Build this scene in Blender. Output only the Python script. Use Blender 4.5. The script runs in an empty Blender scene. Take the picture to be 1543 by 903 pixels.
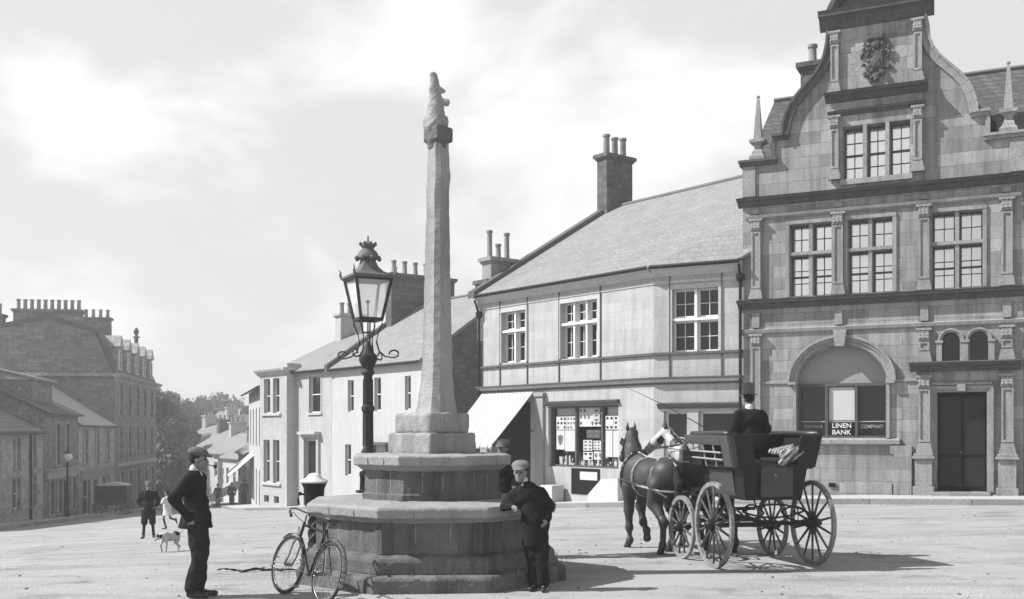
import bpy, math, random
import numpy as np
from mathutils import Vector, Matrix
random.seed(7); rng = np.random.default_rng(7)
R = math.radians
# ------------------------------------------------------------------ camera, light, exposure
S = bpy.context.scene
COL = S.collection
CAMZ, FPX, CXP, HZ = 1.9, 1600.0, 771.5, 650.0       # eye height; focal length, principal column and horizon row measured on the 1543 px photograph
cam = bpy.data.cameras.new('camera'); camo = bpy.data.objects.new('camera', cam); COL.objects.link(camo)
camo.location = (0, 0, CAMZ); camo.rotation_euler = (R(90), 0, 0)
cam.sensor_width = 36; cam.lens = FPX/1543*36; cam.shift_y = (HZ-451.5)/1543; cam.clip_end = 3000; cam.clip_start = .1
S.camera = camo
SUN_DIR = Vector((-1.0, -0.07, 0)).normalized(); SUN_EL = R(44)
sd = Vector((SUN_DIR.x*math.cos(SUN_EL), SUN_DIR.y*math.cos(SUN_EL), math.sin(SUN_EL)))
sun = bpy.data.lights.new('sun', 'SUN'); suno = bpy.data.objects.new('sun', sun); COL.objects.link(suno)
sun.energy = 5.0; sun.angle = R(.5); sun.color = (1, 1, 1)
suno.rotation_euler = sd.to_track_quat('Z', 'Y').to_euler(); suno.location = (-20, -5, 30)
W = bpy.data.worlds.new('World'); S.world = W; W.use_nodes = True
nt = W.node_tree; nt.nodes.clear()
def N(t, ty, **k):
    n = t.nodes.new(ty)
    for a, b in k.items():
        if a in n.inputs and not hasattr(n, a): n.inputs[a].default_value = b
        else: setattr(n, a, b)
    return n
sky = N(nt, 'ShaderNodeTexSky', sky_type='NISHITA', sun_disc=False)
sky.sun_elevation = SUN_EL; sky.sun_rotation = math.atan2(sd.x, sd.y); sky.air_density = 1.6; sky.dust_density = 3.0; sky.ozone_density = 1.0
bw = N(nt, 'ShaderNodeRGBToBW'); nt.links.new(sky.outputs[0], bw.inputs[0])     # a black and white photograph: a sky without colour
tc = N(nt, 'ShaderNodeTexCoord'); mp = N(nt, 'ShaderNodeMapping'); mp.inputs['Scale'].default_value = (1, 1, 1.9)
nt.links.new(tc.outputs['Generated'], mp.inputs[0])
cn = N(nt, 'ShaderNodeTexNoise'); cn.inputs['Scale'].default_value = 4.2; cn.inputs['Detail'].default_value = 7; cn.inputs['Roughness'].default_value = .5; cn.inputs['Distortion'].default_value = .25
nt.links.new(mp.outputs[0], cn.inputs['Vector'])
cr = N(nt, 'ShaderNodeMapRange'); cr.inputs[1].default_value = .44; cr.inputs[2].default_value = .60; nt.links.new(cn.outputs[0], cr.inputs[0])
cr.interpolation_type = 'SMOOTHSTEP'
mx = N(nt, 'ShaderNodeMix'); mx.data_type = 'FLOAT'
SKY_A, SKY_B = 9.5, 13.4                                 # thin veil of high cloud and the brighter banks in it
nt.links.new(cr.outputs[0], mx.inputs[0]); mx.inputs[2].default_value = SKY_A; mx.inputs[3].default_value = SKY_B
m2 = N(nt, 'ShaderNodeMix'); m2.data_type = 'FLOAT'; m2.inputs[0].default_value = .9
nt.links.new(bw.outputs[0], m2.inputs[2]); nt.links.new(mx.outputs[0], m2.inputs[3])
bg = N(nt, 'ShaderNodeBackground'); bg.inputs[1].default_value = .05
sxz = N(nt, 'ShaderNodeSeparateXYZ'); nt.links.new(tc.outputs['Generated'], sxz.inputs[0])     # deeper sky towards the zenith
zen = N(nt, 'ShaderNodeMapRange'); nt.links.new(sxz.outputs[2], zen.inputs[0]); zen.inputs[1].default_value = .38; zen.inputs[2].default_value = .85; zen.inputs[3].default_value = 1; zen.inputs[4].default_value = .3
mz = N(nt, 'ShaderNodeMath'); mz.operation = 'MULTIPLY'; nt.links.new(m2.outputs[0], mz.inputs[0]); nt.links.new(zen.outputs[0], mz.inputs[1])
wo = N(nt, 'ShaderNodeOutputWorld'); nt.links.new(mz.outputs[0], bg.inputs[0]); nt.links.new(bg.outputs[0], wo.inputs[0])
S.view_settings.view_transform = 'Standard'; S.view_settings.look = 'None'; S.view_settings.gamma = 1; S.view_settings.exposure = .78
S.view_settings.use_curve_mapping = False
try:
    S.cycles.max_bounces = 5; S.cycles.diffuse_bounces = 2; S.cycles.glossy_bounces = 2; S.cycles.transparent_max_bounces = 6; S.cycles.volume_bounces = 0
except Exception: pass
# ------------------------------------------------------------------ materials (all neutral: the photograph is monochrome)
MATS = {}
def mat(name, v, var=.25, sc=1.2, fine=.18, rough=.85, bump=.3, courses=None, spec=.12, streak=0, metal=0, bs=30, jd=.55, bvar=.25, wave=None):
    """v base grey; var/sc broad mottling; fine small speckle; courses=(block length, course height, joint) ashlar or slates"""
    if name in MATS: return MATS[name]
    v = v*.76 if v < .7 else v*.86
    m = bpy.data.materials.new(name); m.use_nodes = True; t = m.node_tree; t.nodes.clear(); MATS[name] = m
    L = t.links.new
    tcn = N(t, 'ShaderNodeTexCoord'); P = N(t, 'ShaderNodeBsdfPrincipled'); O = N(t, 'ShaderNodeOutputMaterial'); L(P.outputs[0], O.inputs[0])
    P.inputs['Roughness'].default_value = rough; P.inputs['Metallic'].default_value = metal
    P.inputs['Specular IOR Level'].default_value = spec
    def noise(scale, det, vec=None, ro=.6):
        n = N(t, 'ShaderNodeTexNoise'); n.inputs['Scale'].default_value = scale; n.inputs['Detail'].default_value = det; n.inputs['Roughness'].default_value = ro
        L(vec or tcn.outputs['Object'], n.inputs['Vector']); return n.outputs[0]
    def math_(op, a, b=None, c=None):
        n = N(t, 'ShaderNodeMath'); n.operation = op
        for i, x in enumerate((a, b, c)):
            if x is None: continue
            if isinstance(x, (int, float)): n.inputs[i].default_value = x
            else: L(x, n.inputs[i])
        return n.outputs[0]
    a = math_('MULTIPLY_ADD', noise(sc, 6), 2*var, 1-var)
    fr_ = N(t, 'ShaderNodeMapRange'); L(noise(bs, 3, ro=.8), fr_.inputs[0]); fr_.inputs[1].default_value = .3; fr_.inputs[2].default_value = .7
    b = math_('MULTIPLY_ADD', fr_.outputs[0], 2.2*fine, 1-1.1*fine)
    c = math_('MULTIPLY', a, b); h = noise(bs, 4)
    if streak:
        mpn = N(t, 'ShaderNodeMapping'); mpn.inputs['Scale'].default_value = (2.2, 2.2, .25); L(tcn.outputs['Object'], mpn.inputs[0])
        st = N(t, 'ShaderNodeMapRange'); L(noise(2.0, 5, mpn.outputs[0]), st.inputs[0]); st.inputs[1].default_value = .45; st.inputs[2].default_value = .7
        c = math_('MULTIPLY', c, math_('MULTIPLY_ADD', st.outputs[0], -streak, 1))
    if courses:
        sx = N(t, 'ShaderNodeSeparateXYZ'); L(tcn.outputs['Object'], sx.inputs[0])
        cb = N(t, 'ShaderNodeCombineXYZ'); L(math_('ADD', sx.outputs[0], sx.outputs[1]), cb.inputs[0]); L(sx.outputs[2], cb.inputs[1])
        br = N(t, 'ShaderNodeTexBrick'); L(cb.outputs[0], br.inputs['Vector']); br.inputs['Scale'].default_value = 1
        br.inputs['Brick Width'].default_value = courses[0]; br.inputs['Row Height'].default_value = courses[1]; br.inputs['Mortar Size'].default_value = courses[2]
        br.inputs['Mortar Smooth'].default_value = .2; br.inputs['Bias'].default_value = 0
        br.inputs['Color1'].default_value = (1-bvar,)*3+(1,); br.inputs['Color2'].default_value = (1+bvar*.6,)*3+(1,); br.inputs['Mortar'].default_value = (jd,)*3+(1,)
        bwn = N(t, 'ShaderNodeRGBToBW'); L(br.outputs[0], bwn.inputs[0])
        c = math_('MULTIPLY', c, bwn.outputs[0]); h = math_('MULTIPLY_ADD', br.outputs['Fac'], -1.5, h)
    if wave:
        wv = N(t, 'ShaderNodeTexWave'); wv.inputs['Scale'].default_value = wave[0]; wv.inputs['Distortion'].default_value = wave[2]; wv.bands_direction = wave[3]; L(tcn.outputs['Object'], wv.inputs['Vector'])
        c = math_('MULTIPLY', c, math_('MULTIPLY_ADD', wv.outputs[1], wave[1], 1-wave[1]))
    fin = math_('MULTIPLY', c, v)
    L(fin, P.inputs['Base Color'])
    if bump:
        bn = N(t, 'ShaderNodeBump'); bn.inputs['Strength'].default_value = bump; bn.inputs['Distance'].default_value = .02; L(h, bn.inputs['Height']); L(bn.outputs[0], P.inputs['Normal'])
    return m
M_bank = mat('bank_ashlar', .36, var=.38, sc=.8, fine=.22, courses=(.85, .33, .01), streak=.45, bs=20, bvar=.28, jd=.66)
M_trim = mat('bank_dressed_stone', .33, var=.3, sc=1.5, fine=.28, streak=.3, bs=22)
M_corn = mat('shade_dark_cornice_stone', .10, var=.4, sc=2, fine=.4, streak=.3, bs=20)  # near-black grey: the deep shade of the mouldings is put into the colour
M_shop = mat('shop_ashlar', .48, var=.2, sc=1.1, fine=.15, courses=(.9, .3, .008), streak=.2, bs=18, bvar=.08, jd=.88)
M_shopd = mat('shop_stone_trim', .52, var=.2, sc=2, fine=.2, bs=18)
M_dark = mat('dark_painted_iron', .015, var=.3, fine=.3, rough=.5, bump=.1)
M_line = mat('dark_string_stone', .12, var=.3, fine=.35, bs=20)
M_white = mat('harled_whitewash', .56, var=.16, sc=.7, fine=.15, bump=.5, streak=.1, bs=11)
M_white2 = mat('cream_dressed_stone', .50, var=.2, sc=1, fine=.18, bs=11, streak=.12)
M_slate = mat('pale_slates', .3, var=.2, sc=.8, fine=.2, courses=(.3, .16, .012), bvar=.1, jd=.75, rough=.6, bs=14)
M_slated = mat('dark_slates', .12, var=.25, sc=1, fine=.25, courses=(.3, .2, .02), bvar=.25, jd=.5, rough=.6, bs=14)
M_rub = mat('rubble_stone', .13, var=.3, sc=1.5, fine=.4, courses=(.42, .22, .02), bvar=.3, bs=12, jd=.8)
M_row = mat('weathered_rubble', .23, var=.3, sc=1.2, fine=.4, courses=(.5, .25, .02), bvar=.3, bs=7, jd=.8)
M_row2 = mat('lighter_rubble', .4, var=.3, sc=1.2, fine=.4, courses=(.5, .25, .02), bvar=.25, bs=7, jd=.85)
M_lead = mat('lead_ridge', .16, var=.25, fine=.3, rough=.6)
M_font = mat('fountain_stone', .17, var=.6, sc=2.0, fine=.22, streak=.5, bs=45, bump=.7)
M_font2 = mat('fountain_cope_stone', .34, var=.35, sc=2.5, fine=.2, bs=45, bump=.5)
M_shaft = mat('cross_shaft_stone', .38, var=.35, sc=1.6, fine=.2, streak=.4, bs=40, bump=.6)
M_paint = mat('white_window_paint', .72, var=.08, fine=.1, rough=.5, bump=.05)
M_pane = mat('window_glass_with_pale_blind', .85, var=.12, sc=1.1, fine=.05, rough=.1, bump=.03, spec=.9, metal=.75)
M_glass = mat('dark_window_glass', .01, var=.5, sc=2, fine=.3, rough=.08, bump=0, spec=.4)
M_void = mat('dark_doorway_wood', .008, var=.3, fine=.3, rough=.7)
M_curt = mat('grey_curtain', .3, var=.2, fine=.2, wave=(6, .5, 1, 'X'))
M_pot = mat('clay_chimney_pot', .26, var=.3, fine=.3)
M_canvas = mat('white_canvas', .66, var=.12, sc=1.5, fine=.08, bump=.2)
M_paper = mat('white_paper', .6, var=.08, sc=5, fine=.1)
M_cloth = mat('dark_cloth', .024, var=.5, sc=6, fine=.5, bump=.9, bs=60, rough=.95, spec=.04)
M_cloth2 = mat('worn_dark_cloth', .034, var=.5, sc=5, fine=.5, bump=.9, bs=60, rough=.95, spec=.04)
M_clothm = mat('mid_grey_tweed', .16, var=.35, sc=8, fine=.5, bump=.5, bs=150, rough=.95, spec=.1)
M_clothl = mat('pale_cotton', .68, var=.15, sc=8, fine=.2, bs=120)
M_skin = mat('skin', .24, var=.1, sc=14, fine=.12, rough=.55, bump=.1)
M_hair = mat('dark_hair', .03, var=.3, sc=20, fine=.5)
M_boot = mat('black_leather', .02, var=.3, sc=10, fine=.4, rough=.4, spec=.5)
M_horse = mat('bay_horse_coat', .05, var=.6, sc=3, fine=.4, rough=.5, spec=.3, bump=.1, bs=90)
M_grey = mat('grey_and_sunlit_horse_coat', .42, var=.35, sc=4, fine=.3, rough=.5, spec=.4, bump=.1, bs=90)  # grey cheek, plus sunlight on the neck put into the colour
M_hoof = mat('hoof_horn', .05, rough=.5)
M_leath = mat('harness_leather', .02, rough=.4, spec=.5)
M_strap = mat('pale_worn_harness', .38, rough=.5, fine=.3)
M_coach = mat('coach_black_paint', .018, var=.3, sc=2, fine=.3, rough=.4, spec=.22, bump=.05)
M_coach2 = mat('coach_paint_lit_tone', .075, var=.3, sc=2, fine=.3, rough=.4, spec=.25, bump=.05)  # lighter copy of the coach black: sun on the left side put into the colour
M_wood = mat('painted_spoke_wood', .10, var=.35, sc=5, fine=.4, rough=.5)
M_rim = mat('worn_wheel_rim', .26, var=.4, sc=4, fine=.5, rough=.6)
M_tyre = mat('iron_tyre', .10, metal=.2, rough=.5, fine=.4)
M_chrome = mat('dull_nickel_tube', .28, var=.3, sc=8, fine=.3, rough=.3, metal=.6, spec=.8, bump=0)
M_rubber = mat('grey_rubber', .05, fine=.4, rough=.8)
M_bark = mat('bark', .09)
M_leaf = mat('tree_leaf', .12, var=.5, sc=.5, fine=.3, rough=.7, bump=0)
M_dogw = mat('white_dog_coat', .5, var=.1, fine=.15); M_dogb = mat('black_dog_patch', .03)
M_kerb = mat('kerb_stone', .34, var=.25, sc=2, fine=.35, courses=(1.1, .6, .012), bs=30)
M_rope = mat('old_rope', .035, fine=.4)
def ground_mat():
    m = mat('packed_dirt_road', .42, var=.2, sc=.5, fine=.3, bump=.8, bs=38, rough=.95, spec=.15)
    t = m.node_tree; L = t.links.new; P = [n for n in t.nodes if n.type == 'BSDF_PRINCIPLED'][0]
    src = P.inputs['Base Color'].links[0].from_socket; tcn = [n for n in t.nodes if n.type == 'TEX_COORD'][0]
    def mixin(src, rot, scale, sc, lo, hi, amt):
        mp = N(t, 'ShaderNodeMapping'); mp.inputs['Rotation'].default_value = (0, 0, R(rot)); mp.inputs['Scale'].default_value = scale; L(tcn.outputs['Object'], mp.inputs[0])
        n = N(t, 'ShaderNodeTexNoise'); n.inputs['Scale'].default_value = sc; n.inputs['Detail'].default_value = 5; n.inputs['Roughness'].default_value = .65; L(mp.outputs[0], n.inputs['Vector'])
        r = N(t, 'ShaderNodeMapRange'); r.inputs[1].default_value = lo; r.inputs[2].default_value = hi; r.interpolation_type = 'SMOOTHSTEP'; L(n.outputs[0], r.inputs[0])
        k = N(t, 'ShaderNodeMath'); k.operation = 'MULTIPLY_ADD'; L(r.outputs[0], k.inputs[0]); k.inputs[1].default_value = -amt; k.inputs[2].default_value = 1
        q = N(t, 'ShaderNodeMath'); q.operation = 'MULTIPLY'; L(src, q.inputs[0]); L(k.outputs[0], q.inputs[1]); return q.outputs[0]
    src = mixin(src, -8, (.4, 1.1, 1), .9, .48, .64, .16)     # wheel and drag tracks
    src = mixin(src, 20, (.4, 1.2, 1), 1.6, .5, .66, .16)
    src = mixin(src, 40, (1, 1, 1), 1.1, .54, .68, .27)          # damp and dung stains
    src = mixin(src, 0, (1, 1, 1), 7, .64, .74, .3)
    src = mixin(src, -12, (.12, 3.0, 1), 1.1, .6, .66, .16)
    src = mixin(src, 0, (1, 1, 1), 3.2, .6, .7, .2)
    L(src, P.inputs['Base Color']); return m
M_ground = ground_mat()
M_pave = mat('pavement_flags', .52, var=.12, sc=1, fine=.2, bs=30)
# ------------------------------------------------------------------ object helpers
def tag(o, label=None, cat=None, group=None, kind=None):
    for k, v in (('label', label), ('category', cat), ('group', group), ('kind', kind)):
        if v: o[k] = v
    return o
def thing(name, label, cat, loc=(0, 0, 0), rz=0, group=None, rot=None):
    o = bpy.data.objects.new(name, None); COL.objects.link(o); o.location = loc; o.rotation_euler = rot or (0, 0, rz); o.empty_display_size = .2
    return tag(o, label, cat, group)
class MB:
    """collects faces; build() links them as ONE mesh object"""
    def __init__(s): s.v = []; s.f = []
    def add(s, vs, fs):
        b = len(s.v); s.v += [tuple(p) for p in vs]; s.f += [tuple(i+b for i in f) for f in fs]; return s
    def quad(s, *p): return s.add(p, [tuple(range(len(p)))])
    def box(s, x0, x1, y0, y1, z0, z1):
        return s.add([(x, y, z) for z in (z0, z1) for y in (y0, y1) for x in (x0, x1)], [(0, 2, 3, 1), (4, 5, 7, 6), (0, 1, 5, 4), (2, 6, 7, 3), (0, 4, 6, 2), (1, 3, 7, 5)])
    def hexa(s, b, t):  # bottom 4, top 4
        return s.add(list(b)+list(t), [(3, 2, 1, 0), (4, 5, 6, 7), (0, 1, 5, 4), (1, 2, 6, 5), (2, 3, 7, 6), (3, 0, 4, 7)])
    def prism(s, poly, a, b, ax='y'):
        """poly of (p, q): ax y -> (x, z) spread along y; ax x -> (y, z) spread along x; ax z -> (x, y) up z"""
        n = len(poly); f = {'y': lambda p, d: (p[0], d, p[1]), 'x': lambda p, d: (d, p[0], p[1]), 'z': lambda p, d: (p[0], p[1], d)}[ax]
        return s.add([f(p, a) for p in poly]+[f(p, b) for p in poly], [tuple(range(n))[::-1], tuple(range(n, 2*n))]+[(i, (i+1) % n, n+(i+1) % n, n+i) for i in range(n)])
    def lathe(s, prof, seg=16, c=(0, 0, 0), rot=0, sq=None):
        n = len(prof); vs = []
        for r, z in prof:
            for k in range(seg):
                a = rot+2*math.pi*k/seg; vs.append((c[0]+r*math.cos(a), c[1]+r*math.sin(a), c[2]+z))
        fs = [(i*seg+k, i*seg+(k+1) % seg, (i+1)*seg+(k+1) % seg, (i+1)*seg+k) for i in range(n-1) for k in range(seg)]
        fs += [tuple(range(seg))[::-1], tuple(range((n-1)*seg, n*seg))]
        return s.add(vs, fs)
    def tube(s, pts, r, seg=8, closed=False):
        pts = [Vector(p) for p in pts]; n = len(pts); rs = r if isinstance(r, (list, tuple)) else [r]*n; vs = []
        up = Vector((0, 0, 1))
        for i, p in enumerate(pts):
            a = pts[(i-1) % n] if (closed or i) else p; b = pts[(i+1) % n] if (closed or i < n-1) else p
            d = (b-a).normalized() if (b-a).length > 1e-9 else Vector((0, 0, 1))
            u = d.cross(up)
            if u.length < .05: u = d.cross(Vector((1, 0, 0)))
            u.normalize(); w = d.cross(u)
            for k in range(seg):
                t = 2*math.pi*k/seg; vs.append(p+(u*math.cos(t)+w*math.sin(t))*rs[i])
        m = n if closed else n-1
        fs = [(i*seg+k, i*seg+(k+1) % seg, ((i+1) % n)*seg+(k+1) % seg, ((i+1) % n)*seg+k) for i in range(m) for k in range(seg)]
        if not closed: fs += [tuple(range(seg))[::-1], tuple(range((n-1)*seg, n*seg))]
        return s.add(vs, fs)
    def bar(s, a, b, w, h):
        a = Vector(a); b = Vector(b); d = (b-a).normalized(); u = d.cross(Vector((0, 0, 1)))
        if u.length < .05: u = Vector((1, 0, 0))
        u.normalize(); v = u.cross(d); u = u*w/2; v = v*h/2
        return s.hexa([a-u-v, a+u-v, a+u+v, a-u+v], [b-u-v, b+u-v, b+u+v, b-u+v])
    def ball(s, c, r, seg=12, sz=1):
        return s.lathe([(max(1e-4, r*math.sin(math.pi*i/8)), -r*sz*math.cos(math.pi*i/8)) for i in range(9)], seg, c)
    def build(s, name, m, parent=None, smooth=False, off=(0, 0, 0), bevel=0):
        me = bpy.data.meshes.new(name)
        me.from_pydata([(v[0]-off[0], v[1]-off[1], v[2]-off[2]) for v in s.v], [], s.f); me.validate(); me.materials.append(m)
        o = bpy.data.objects.new(name, me); COL.objects.link(o); o.parent = parent
        import bmesh
        b = bmesh.new(); b.from_mesh(me); bmesh.ops.recalc_face_normals(b, faces=b.faces[:]); b.to_mesh(me); b.free()
        if smooth:
            me.polygons.foreach_set('use_smooth', [True]*len(me.polygons))
            if smooth == 'auto': me.set_sharp_from_angle(angle=R(38))
        if bevel:
            bv = o.modifiers.new('bevel', 'BEVEL'); bv.width = bevel; bv.segments = 2; bv.limit_method = 'ANGLE'
        return o
def copy_tree(o, parent=None):
    kids = [c for c in COL.objects if c.parent == o]
    c = o.copy(); COL.objects.link(c); c.parent = parent
    for k in kids: copy_tree(k, c)
    return c
# ---------------- organic surfaces: a smooth union of tapered limbs and ellipsoids turned into one continuous mesh
def _vn(P, f, seed):
    a = np.sin(P[..., 0]*f+seed)*np.sin(P[..., 1]*f*1.13+seed*2.1)*np.sin(P[..., 2]*f*.91+seed*1.7)
    return a+.5*np.sin(P[..., 0]*f*2.3+seed*3)*np.sin(P[..., 1]*f*2.1+1)*np.sin(P[..., 2]*f*2.6+seed)
def field(P, prims, k):
    F = None
    for p in prims:
        if p[0] == 'c':
            a = np.array(p[1], np.float32); b = np.array(p[2], np.float32); ab = b-a; L = float(ab@ab)+1e-9
            h = np.clip(((P-a)@ab)/L, 0, 1); d = np.linalg.norm(P-a-h[..., None]*ab, axis=-1)-(p[3]+(p[4]-p[3])*h)
        elif p[0] == 'e':
            c = np.array(p[1], np.float32); r = np.array(p[2], np.float32); q = P-c
            if len(p) > 3 and p[3] is not None: q = q@np.array(Matrix(p[3]).to_3x3(), np.float32)
            k0 = np.linalg.norm(q/r, axis=-1); k1 = np.linalg.norm(q/(r*r), axis=-1)+1e-9; d = k0*(k0-1)/k1
        elif p[0] == 'b':
            c = np.array(p[1], np.float32); r = np.array(p[2], np.float32); q = P-c
            if len(p) > 4 and p[4] is not None: q = q@np.array(Matrix(p[4]).to_3x3(), np.float32)
            q = np.abs(q)-(r-p[3]); d = np.linalg.norm(np.maximum(q, 0), axis=-1)+np.minimum(q.max(-1), 0)-p[3]
        if F is None: F = d
        else:
            h = np.clip(.5+.5*(F-d)/k, 0, 1); F = F*(1-h)+d*h-k*h*(1-h)
    return F
def organic(name, prims, m, parent=None, h=.012, k=.03, cut=(), noise=0, nf=20, seed=1, carve=()):
    pts = []
    for p in prims:
        if p[0] == 'c': pts += [np.array(p[1])-max(p[3], p[4]), np.array(p[1])+max(p[3], p[4]), np.array(p[2])-max(p[3], p[4]), np.array(p[2])+max(p[3], p[4])]
        else:
            r = float(np.linalg.norm(p[2])) if (len(p) > 3 and p[-1] is not None and not isinstance(p[-1], (int, float))) else np.array(p[2]); pts += [np.array(p[1])-r, np.array(p[1])+r]
    lo = np.min(pts, 0)-3*h-noise-k*.3; hi = np.max(pts, 0)+3*h+noise+k*.3
    n = np.ceil((hi-lo)/h).astype(int)+1
    ax = [lo[i]+h*np.arange(n[i]) for i in range(3)]
    P = np.stack(np.meshgrid(*ax, indexing='ij'), -1).astype(np.float32)
    F = field(P, prims, k)
    if carve: F = np.maximum(F, -field(P, carve, .01))
    if noise: F = F+noise*_vn(P, nf, seed)
    for (nx, ny, nz, d) in cut: F = np.maximum(F, nx*P[..., 0]+ny*P[..., 1]+nz*P[..., 2]-d)     # keeps n.p < d
    F[np.abs(F) < 1e-7] = 1e-7
    s = F < 0; A = [slice(None, -1), slice(1, None)]
    sh = tuple(x-1 for x in F.shape); acc = np.zeros(sh+(3,), np.float32); cnt = np.zeros(sh, np.int32)
    corner = {(i, j, l): F[A[i], A[j], A[l]] for i in (0, 1) for j in (0, 1) for l in (0, 1)}
    for c0, v0 in corner.items():
        for d in range(3):
            if c0[d]: continue
            c1 = list(c0); c1[d] = 1; v1 = corner[tuple(c1)]
            x = (v0 < 0) != (v1 < 0); t = np.where(x, v0/np.where(x, v0-v1, 1), 0)
            for q in range(3): acc[..., q] += np.where(x, (c0[q] if q != d else t), 0)
            cnt += x
    act = cnt > 0; idx = np.full(sh, -1, np.int64); idx[act] = np.arange(act.sum())
    ijk = np.argwhere(act); V = (ijk+acc[act]/cnt[act][:, None])*h+lo
    quads = []
    for d in range(3):
        a = [slice(None)]*3; b = [slice(None)]*3; a[d] = slice(None, -1); b[d] = slice(1, None)
        s0 = s[tuple(a)]; s1 = s[tuple(b)]; E = np.argwhere(s0 != s1); o1, o2 = [(1, 2), (2, 0), (0, 1)][d]
        ok = (E[:, o1] > 0) & (E[:, o2] > 0) & (E[:, o1] < sh[o1]) & (E[:, o2] < sh[o2]); E = E[ok]
        def at(d1, d2):
            e = E.copy(); e[:, o1] -= d1; e[:, o2] -= d2; return idx[e[:, 0], e[:, 1], e[:, 2]]
        q = np.stack([at(1, 1), at(0, 1), at(0, 0), at(1, 0)], 1); fl = ~s0[E[:, 0], E[:, 1], E[:, 2]]
        q[fl] = q[fl][:, ::-1]; quads.append(q)
    Q = np.concatenate(quads); Q = Q[(Q >= 0).all(1)]
    me = bpy.data.meshes.new(name); me.vertices.add(len(V)); me.vertices.foreach_set('co', V.astype(np.float32).ravel())
    me.loops.add(Q.size); me.loops.foreach_set('vertex_index', Q.ravel().astype(np.int32)); me.polygons.add(len(Q))
    me.polygons.foreach_set('loop_start', np.arange(0, Q.size, 4, dtype=np.int32)); me.polygons.foreach_set('loop_total', np.full(len(Q), 4, np.int32))
    me.update(); me.validate(); me.polygons.foreach_set('use_smooth', [True]*len(me.polygons)); me.materials.append(m)
    o = bpy.data.objects.new(name, me); COL.objects.link(o); o.parent = parent; return o
# ------------------------------------------------------------------ terrain
def g(x, y):
    p = .96+.049*x-.045*y; w = .09
    z = -w*math.log1p(math.exp(min(40, -p/w))) if -p/w < 40 else p
    z = max(z, -16+.02*z) if z < -12 else z
    e = (x-6)/1.2; z += .022*1.2*(math.log1p(math.exp(e)) if e < 30 else e) if x < 30 else .022*24
    return z
def axis(a, b, n, p=2.2):
    return [a+(b-a)*((i/n)**p) for i in range(n+1)]
xs = sorted(set([-x for x in axis(0, 420, 60)]+axis(0, 300, 44))); ys = [-30, -15, -6]+axis(0, 560, 110, 1.9)
mb = MB(); mb.v = [(x, y, g(x, y)) for y in ys for x in xs]; nx = len(xs)
mb.f = [(j*nx+i, j*nx+i+1, (j+1)*nx+i+1, (j+1)*nx+i) for j in range(len(ys)-1) for i in range(nx-1)]
tag(mb.build('ground', M_ground, smooth=True), 'pale packed dirt of the sloping market square', kind='structure')
hb = MB(); hx = list(range(-600, 301, 15)); hy = list(range(250, 901, 25))
def hill(x, y): return -18+34*max(0, min(1, (y-250)/330))**1.4+3.0*math.sin(x*.013+1)+2*math.sin(x*.031)+1.2*math.sin(y*.02+x*.02)
hb.v = [(x, y, hill(x, y)) for y in hy for x in hx]; nh = len(hx)
hb.f = [(j*nh+i, j*nh+i+1, (j+1)*nh+i+1, (j+1)*nh+i) for j in range(len(hy)-1) for i in range(nh-1)]
tag(hb.build('hills', mat('wooded_hillside', .10, var=.5, sc=.03, fine=.4, bs=.4, bump=0), smooth=True), kind='structure')
# ------------------------------------------------------------------ facade helpers (local x along the front, y into the building, z up)
def place(px, Y, deg):      # a point of the ground plan from the column it shows in and its distance, with the front's direction
    return ((px-CXP)*Y/FPX, Y), R(deg)
def wall_holes(mb, x0, x1, z0, z1, holes, y=0, depth=.3, back=None):
    """front wall face at y with rectangular or arched ('arch' in hole[4]) openings whose reveals go depth deep"""
    xc = sorted({x0, x1}|{c for h in holes for c in h[:2]}); 
    zc = sorted({z0, z1}|{c for h in holes for c in h[2:4]}|{h[3]+h[5] for h in holes if len(h) > 4})
    xc = [c for c in xc if x0-1e-6 <= c <= x1+1e-6]; zc = [c for c in zc if z0-1e-6 <= c <= z1+1e-6]
    arch = [h for h in holes if len(h) > 4]
    for i in range(len(xc)-1):
        for j in range(len(zc)-1):
            cx = (xc[i]+xc[i+1])/2; cz = (zc[j]+zc[j+1])/2
            if any(h[0] < cx < h[1] and h[2] < cz < h[3] for h in holes): continue
            if any(h[0] < cx < h[1] and h[3] < cz < h[3]+h[5] for h in arch): continue
            mb.quad((xc[i], y, zc[j]), (xc[i+1], y, zc[j]), (xc[i+1], y, zc[j+1]), (xc[i], y, zc[j+1]))
    for h in holes:
        a, b, c, d = h[:4]; D = y+depth
        mb.quad((a, y, c), (a, D, c), (a, D, d), (a, y, d)); mb.quad((b, y, c), (b, D, c), (b, D, d), (b, y, d)); mb.quad((a, y, c), (b, y, c), (b, D, c), (a, D, c))
        if len(h) <= 4: mb.quad((a, y, d), (b, y, d), (b, D, d), (a, D, d))
        else:
            n = 28; r = h[5]; cx = (a+b)/2; w = (b-a)/2
            P = [(cx-w*math.cos(math.pi*k/n), d+r*math.sin(math.pi*k/n)) for k in range(n+1)]
            for k in range(n):
                (xa, za), (xb, zb) = P[k], P[k+1]
                mb.quad((xa, y, za), (xb, y, zb), (xb, y, d+r), (xa, y, d+r)); mb.quad((xa, y, za), (xb, y, zb), (xb, D, zb), (xa, D, za))
def shell(mb, x0, x1, z0, z1, dep, y=0):   # the other three walls of a block
    mb.quad((x0, y, z0), (x0, dep, z0), (x0, dep, z1), (x0, y, z1)); mb.quad((x1, y, z0), (x1, dep, z0), (x1, dep, z1), (x1, y, z1)); mb.quad((x0, dep, z0), (x1, dep, z0), (x1, dep, z1), (x0, dep, z1))
def mould(mb, x0, x1, prof, y=0):          # prof of (projection, z), closed to the wall; mitred look by narrower ends
    poly = [(y+.02, prof[0][1])]+[(y-o, z) for o, z in prof]+[(y+.02, prof[-1][1])]
    mb.prism(poly, x0, x1, 'x')
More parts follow.
